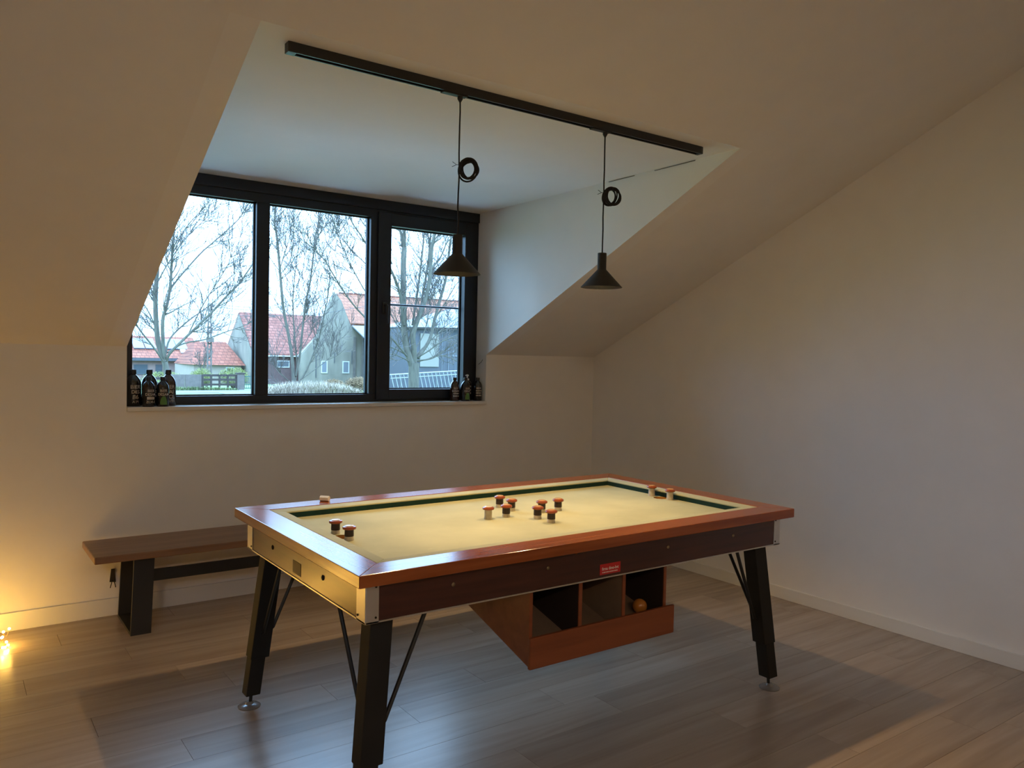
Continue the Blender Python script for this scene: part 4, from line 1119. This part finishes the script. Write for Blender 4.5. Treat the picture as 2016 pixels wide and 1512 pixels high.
TREES = {'left':[[(2.4,26.0,-1.66,0.121),(2.38,26.0,-0.35,0.115),(2.35,26.0,0.67,0.108),(2.28,26.0,1.09,0.102)],[(2.28,26.0,1.09,0.102),(2.1,26.07,1.68,0.095),(2.04,26.14,2.18,0.088),(2.0,26.21,3.19,0.082),(2.06,26.29,4.33,0.075),(2.15,26.36,5.58,0.069),(2.3,26.43,6.9,0.063),(2.45,26.5,8.23,0.056)],[(2.28,26.0,1.09,0.074),(2.22,25.91,1.5,0.067),(2.17,25.83,2.58,0.06),(2.3,25.74,3.19,0.054),(2.39,25.66,3.98,0.047),(2.42,25.57,5.05,0.04),(2.45,25.49,5.77,0.034),(2.56,25.4,7.14,0.027)],[(2.35,26.0,1.09,0.056),(2.41,25.83,1.39,0.05),(2.93,25.66,2.0,0.045),(3.74,25.49,2.89,0.04),(4.33,25.31,3.63,0.035),(4.66,25.14,4.03,0.03),(5.11,24.97,4.77,0.024),(5.68,24.8,5.59,0.019)],[(2.47,26.3,3.37,0.033),(2.66,26.55,3.9,0.029),(3.66,26.8,5.17,0.026),(4.29,27.05,5.78,0.023),(5.29,27.3,6.79,0.02),(5.68,27.55,7.52,0.016),(5.87,27.8,8.18,0.012)],[(2.31,26.0,1.32,0.037),(2.54,26.32,1.96,0.031),(3.24,26.65,2.63,0.025),(4.1,26.98,3.27,0.019),(4.72,27.3,3.85,0.012)],[(2.38,26.0,1.43,0.032),(3.04,26.4,1.78,0.029),(3.93,26.8,1.96,0.026),(4.71,27.2,2.25,0.023),(5.42,27.6,2.49,0.019),(6.16,28.0,2.79,0.016)],[(2.3,26.0,0.98,0.042),(1.93,25.8,1.51,0.035),(1.35,25.6,2.23,0.029),(1.14,25.4,2.54,0.023),(0.72,25.2,3.04,0.017)],[(2.1,26.4,2.24,0.028),(1.82,26.67,2.98,0.022),(1.52,26.93,3.53,0.016),(1.22,27.2,4.27,0.009)],[(2.03,26.2,3.9,0.028),(2.46,26.45,4.69,0.023),(3.14,26.7,5.72,0.019),(3.84,26.95,6.5,0.015),(4.66,27.2,7.42,0.01)],[(2.53,26.0,5.03,0.023),(2.89,25.67,5.95,0.018),(3.42,25.33,6.7,0.014),(3.86,25.0,7.35,0.009)],[(2.03,26.0,3.15,0.023),(1.79,26.13,3.87,0.018),(1.64,26.27,4.6,0.014),(1.41,26.4,5.51,0.009)],[(3.08,26.0,2.08,0.023),(3.55,25.75,3.22,0.019),(3.94,25.5,3.99,0.015),(4.32,25.25,4.79,0.011),(4.42,25.0,5.48,0.007)]],'mid':[[(17.22,53.0,-1.65,0.191),(17.17,53.0,-1.15,0.172),(17.17,53.0,-0.66,0.153)],[(17.17,53.0,-0.81,0.133),(17.05,53.06,1.13,0.124),(16.78,53.12,2.83,0.114),(16.39,53.19,4.79,0.104),(16.11,53.25,7.63,0.094),(15.88,53.31,10.09,0.085),(15.73,53.38,11.05,0.075),(15.78,53.44,12.3,0.066),(15.89,53.5,14.08,0.056)],[(17.25,53.0,-0.69,0.076),(17.49,53.17,0.6,0.067),(17.33,53.33,2.47,0.057),(17.25,53.5,4.58,0.048),(17.29,53.67,5.92,0.038),(17.57,53.83,8.26,0.029),(17.88,54.0,10.22,0.019)],[(17.32,53.0,-0.2,0.095),(17.58,52.9,1.33,0.088),(17.78,52.8,3.82,0.081),(18.03,52.7,5.92,0.074),(18.22,52.6,6.99,0.067),(18.46,52.5,9.51,0.06),(18.61,52.4,10.88,0.052),(18.83,52.3,12.03,0.045),(18.97,52.2,13.55,0.038)],[(17.37,53.0,-0.96,0.076),(18.03,52.7,0.2,0.065),(18.76,52.4,2.36,0.054),(19.02,52.1,3.85,0.042),(19.31,51.8,5.96,0.031),(19.32,51.5,7.46,0.019)],[(17.36,53.0,-0.77,0.048),(18.66,53.38,0.07,0.04),(20.11,53.75,1.02,0.033),(21.14,54.12,2.07,0.025),(21.59,54.5,3.21,0.016)],[(17.05,53.0,-0.81,0.048),(16.34,52.67,-0.27,0.036),(15.61,52.33,0.41,0.025),(14.95,52.0,1.66,0.015)],[(17.18,53.0,-1.34,0.038),(16.36,52.7,-1.06,0.026),(15.3,52.4,-0.89,0.015)],[(16.09,53.2,7.7,0.038),(16.54,53.53,8.9,0.03),(17.23,53.87,10.9,0.023),(17.53,54.2,12.13,0.015)],[(16.14,53.2,7.33,0.03),(16.73,52.95,8.3,0.026),(16.89,52.7,9.6,0.023),(16.89,52.45,11.07,0.019),(17.37,52.2,12.21,0.015)],[(18.38,53.0,7.03,0.035),(19.06,53.33,8.34,0.028),(19.99,53.67,10.02,0.022),(20.74,54.0,11.71,0.016)],[(18.66,53.0,9.81,0.035),(19.04,52.67,10.77,0.028),(19.61,52.33,11.75,0.022),(19.95,52.0,12.7,0.015)],[(15.95,53.0,7.6,0.03),(15.67,53.2,8.04,0.025),(15.35,53.4,8.59,0.02),(15.03,53.6,9.51,0.015)],[(17.69,53.0,1.72,0.031),(18.42,53.27,2.81,0.026),(18.91,53.53,3.88,0.021),(19.05,53.8,4.48,0.016)]],'right':[[(14.77,30.0,-3.56,0.279),(14.75,30.0,-1.02,0.274),(14.76,30.0,-0.13,0.27),(14.76,30.0,1.13,0.265)],[(14.68,30.0,1.0,0.189),(14.43,30.08,1.75,0.176),(14.31,30.16,2.5,0.163),(14.25,30.24,3.83,0.151),(14.25,30.32,5.95,0.138),(14.33,30.4,6.84,0.126)],[(14.33,30.4,6.79,0.088),(14.23,30.5,7.41,0.076),(14.16,30.6,7.87,0.063),(14.11,30.7,9.05,0.05)],[(14.33,30.4,6.79,0.101),(14.27,30.3,7.39,0.084),(14.21,30.2,7.83,0.067),(14.18,30.1,9.22,0.05)],[(14.79,30.0,1.0,0.152),(14.7,29.9,1.76,0.14),(14.57,29.8,2.51,0.128),(14.76,29.7,3.27,0.117),(15.08,29.6,4.16,0.107),(15.29,29.5,5.37,0.096),(15.32,29.4,6.83,0.085),(15.42,29.3,7.58,0.073),(15.5,29.2,9.02,0.062)],[(14.74,30.0,2.52,0.076),(15.1,30.12,3.75,0.069),(15.27,30.24,4.2,0.061),(15.65,30.36,6.07,0.054),(15.86,30.48,7.76,0.046),(16.02,30.6,9.29,0.039)],[(14.96,30.0,1.39,0.089),(15.69,30.14,2.29,0.084),(16.02,30.29,3.18,0.079),(16.41,30.43,4.27,0.074),(16.89,30.57,5.69,0.069),(17.13,30.71,7.14,0.064),(17.38,30.86,8.13,0.059),(17.72,31.0,9.56,0.053)],[(14.75,30.2,3.03,0.063),(15.06,30.48,4.07,0.059),(15.37,30.76,5.15,0.054),(15.7,31.04,6.72,0.049),(15.95,31.32,7.87,0.045),(16.17,31.6,9.45,0.04)],[(14.19,30.0,3.0,0.075),(13.91,29.82,3.97,0.069),(13.69,29.64,4.67,0.064),(13.31,29.46,5.26,0.058),(13.0,29.28,5.63,0.053),(12.55,29.1,6.25,0.048)],[(13.42,30.0,5.43,0.049),(12.08,29.7,6.57,0.04),(11.38,29.4,7.22,0.032),(10.91,29.1,7.58,0.025),(10.47,28.8,8.3,0.017)],[(14.33,30.0,1.5,0.063),(13.37,29.79,2.35,0.055),(12.31,29.57,2.91,0.048),(11.14,29.36,3.85,0.041),(10.21,29.14,4.91,0.035),(9.6,28.93,5.64,0.028),(9.03,28.71,6.11,0.022),(8.48,28.5,6.8,0.017)],[(13.47,30.0,2.72,0.037),(12.41,29.8,3.89,0.032),(11.38,29.6,5.24,0.027),(10.56,29.4,6.55,0.022),(10.04,29.2,7.62,0.018),(9.71,29.0,8.46,0.014)],[(13.4,30.0,3.95,0.037),(12.83,30.16,5.15,0.032),(12.23,30.32,5.85,0.028),(11.5,30.48,6.52,0.023),(10.92,30.64,7.32,0.019),(10.59,30.8,8.13,0.014)],[(13.47,30.0,5.93,0.037),(12.78,30.12,7.1,0.031),(12.03,30.25,7.75,0.025),(11.68,30.38,8.57,0.02),(11.47,30.5,9.4,0.014)],[(15.68,30.0,5.86,0.045),(16.11,29.85,6.52,0.037),(16.36,29.7,7.22,0.029),(16.74,29.55,7.65,0.021),(17.21,29.4,8.25,0.013)],[(14.9,30.0,1.39,0.038),(15.36,29.55,1.78,0.032),(15.73,29.1,2.19,0.025),(16.56,28.65,2.64,0.019),(17.01,28.2,3.08,0.013)],[(14.9,30.0,1.26,0.038),(15.68,29.83,1.38,0.03),(16.31,29.67,1.8,0.021),(17.19,29.5,2.39,0.013)],[(14.96,30.0,1.21,0.038),(15.57,30.25,1.32,0.032),(16.6,30.5,1.54,0.026),(17.43,30.75,1.39,0.02),(18.29,31.0,1.13,0.014)],[(14.84,30.0,1.51,0.038),(16.1,30.6,2.36,0.03),(17.35,31.2,3.15,0.022),(18.73,31.8,3.83,0.014)],[(14.41,30.0,1.5,0.044),(14.01,30.2,1.74,0.034),(13.66,30.4,1.91,0.025),(13.1,30.6,2.22,0.015)],[(14.51,30.0,1.2,0.038),(13.82,29.57,1.42,0.029),(13.05,29.13,1.56,0.02),(12.3,28.7,1.48,0.012)],[(14.26,30.0,2.5,0.04),(14.08,30.37,2.88,0.032),(13.83,30.73,3.5,0.024),(13.45,31.1,4.25,0.015)],[(14.78,30.0,1.76,0.032),(15.54,30.4,2.68,0.028),(15.98,30.8,3.61,0.025),(16.4,31.2,4.7,0.021),(17.16,31.6,5.71,0.017),(18.56,32.0,6.94,0.014)],[(15.97,30.0,3.46,0.032),(16.41,29.67,4.36,0.026),(16.72,29.33,5.13,0.019),(17.02,29.0,5.51,0.013)]]}

def tree(name, limbs, label, seed, per_m, twig_len, up, thin, order=3, lo=0.25):
    rr = random.Random(seed)
    base = limbs[0][0]
    t = thing(name, (base[0], base[1], GZ), label, 'tree')
    tb = bmesh.new(); wb = bmesh.new(); bb = bmesh.new()
    first = list(limbs[0])
    if first[0][2] > GZ:
        first = [(first[0][0], first[0][1], GZ - .05, first[0][3] * 1.15)] + first
    def smooth(pl):
        out = []
        n = len(pl)
        for i in range(n - 1):
            p0, p1, p2, p3 = [Vector(pl[max(0, min(n - 1, k))][:3]) for k in (i - 1, i, i + 1, i + 2)]
            ra, rb = pl[i][3], pl[i + 1][3]
            for k in range(4):
                s = k / 4
                p = .5 * ((2 * p1) + (p2 - p0) * s + (2 * p0 - 5 * p1 + 4 * p2 - p3) * s * s + (3 * p1 - p0 - 3 * p2 + p3) * s ** 3)
                out.append((p, ra + (rb - ra) * s))
        out.append((Vector(pl[-1][:3]), pl[-1][3]))
        return out
    def grow(p, d, ln, r, lvl):
        n = 4 if lvl > 1 else 5
        pts = [p]; rad = [r]
        cur = p.copy(); dd = d.normalized()
        for k in range(n):
            dd = (dd + Vector((rr.uniform(-.22, .22), rr.uniform(-.22, .22), rr.uniform(-.12, .20) + up * .14))).normalized()
            cur = cur + dd * (ln / n)
            pts.append(cur.copy()); rad.append(max(thin, r * (1 - .7 * (k + 1) / n)))
        tube(wb if lvl > 1 else bb, pts, rad, 3 if lvl > 1 else 4)
        if lvl < order:
            m_ = rr.randint(3, 5) if lvl == 1 else rr.randint(2, 4)
            for k in range(m_):
                i = rr.randint(1, n)
                q = pts[i] if i == n else pts[i].lerp(pts[i - 1], rr.random())
                ax = (pts[i] - pts[i - 1]).normalized()
                side = ax.cross(Vector((rr.uniform(-1, 1), rr.uniform(-1, 1), rr.uniform(-1, 1)))).normalized()
                grow(q, ax * .8 + side * rr.uniform(.4, .8), ln * rr.uniform(.45, .75), rad[i] * .75, lvl + 1)
    for j, pl in enumerate([first] + limbs[1:]):
        sm = smooth(pl)
        big = max(r for _, r in sm)
        tube(tb if j == 0 or big > .045 else bb, [p for p, _ in sm], [r for _, r in sm], 10 if big > .08 else 6)
        if j == 0: continue
        L_ = sum((sm[i + 1][0] - sm[i][0]).length for i in range(len(sm) - 1))
        for k in range(int(L_ * per_m)):
            i = rr.randint(int(len(sm) * lo), len(sm) - 2)
            p, r = sm[i]
            ax = (sm[i + 1][0] - p).normalized()
            side = ax.cross(Vector((rr.uniform(-1, 1), rr.uniform(-1, 1), rr.uniform(-1, 1)))).normalized()
            grow(p, ax * .8 + side * rr.uniform(.5, .95), twig_len * rr.uniform(.6, 1.25) * (1 - .4 * i / len(sm)), max(thin * 1.6, min(r * .5, .026)), 1)
    obj('trunk', tb, M['bark'], t, True)
    obj('branches', bb, M['bark'], t, True)
    obj('twigs', wb, M['twig'], t)
    return t
tree('bare_tree', TREES['left'], 'bare forked tree behind the left pane', 41, 3.0, 1.35, .5, .0095)
tree('bare_tree', TREES['mid'], 'slender bare tree rising behind the middle pane', 42, 2.1, 2.3, .9, .0150)
tree('bare_tree', TREES['right'], 'thick many-stemmed bare tree behind the right pane', 43, 2.5, 1.5, .6, .0105)
tree('bare_tree', [[(14.9, 70, GZ, .10), (14.9, 70, -.3, .08)], [(14.9, 70, -.3, .06), (14.7, 70.2, .5, .04), (14.5, 70.3, 1.7, .01)], [(14.9, 70, -.3, .06), (15.1, 69.8, .7, .04), (15.3, 69.9, 1.9, .01)], [(14.9, 70, -.4, .05), (15.4, 70.3, .6, .03), (15.9, 70.4, 1.4, .01)]],
     'small bare garden tree beside the utility pole', 44, 3.5, .9, .7, .014)
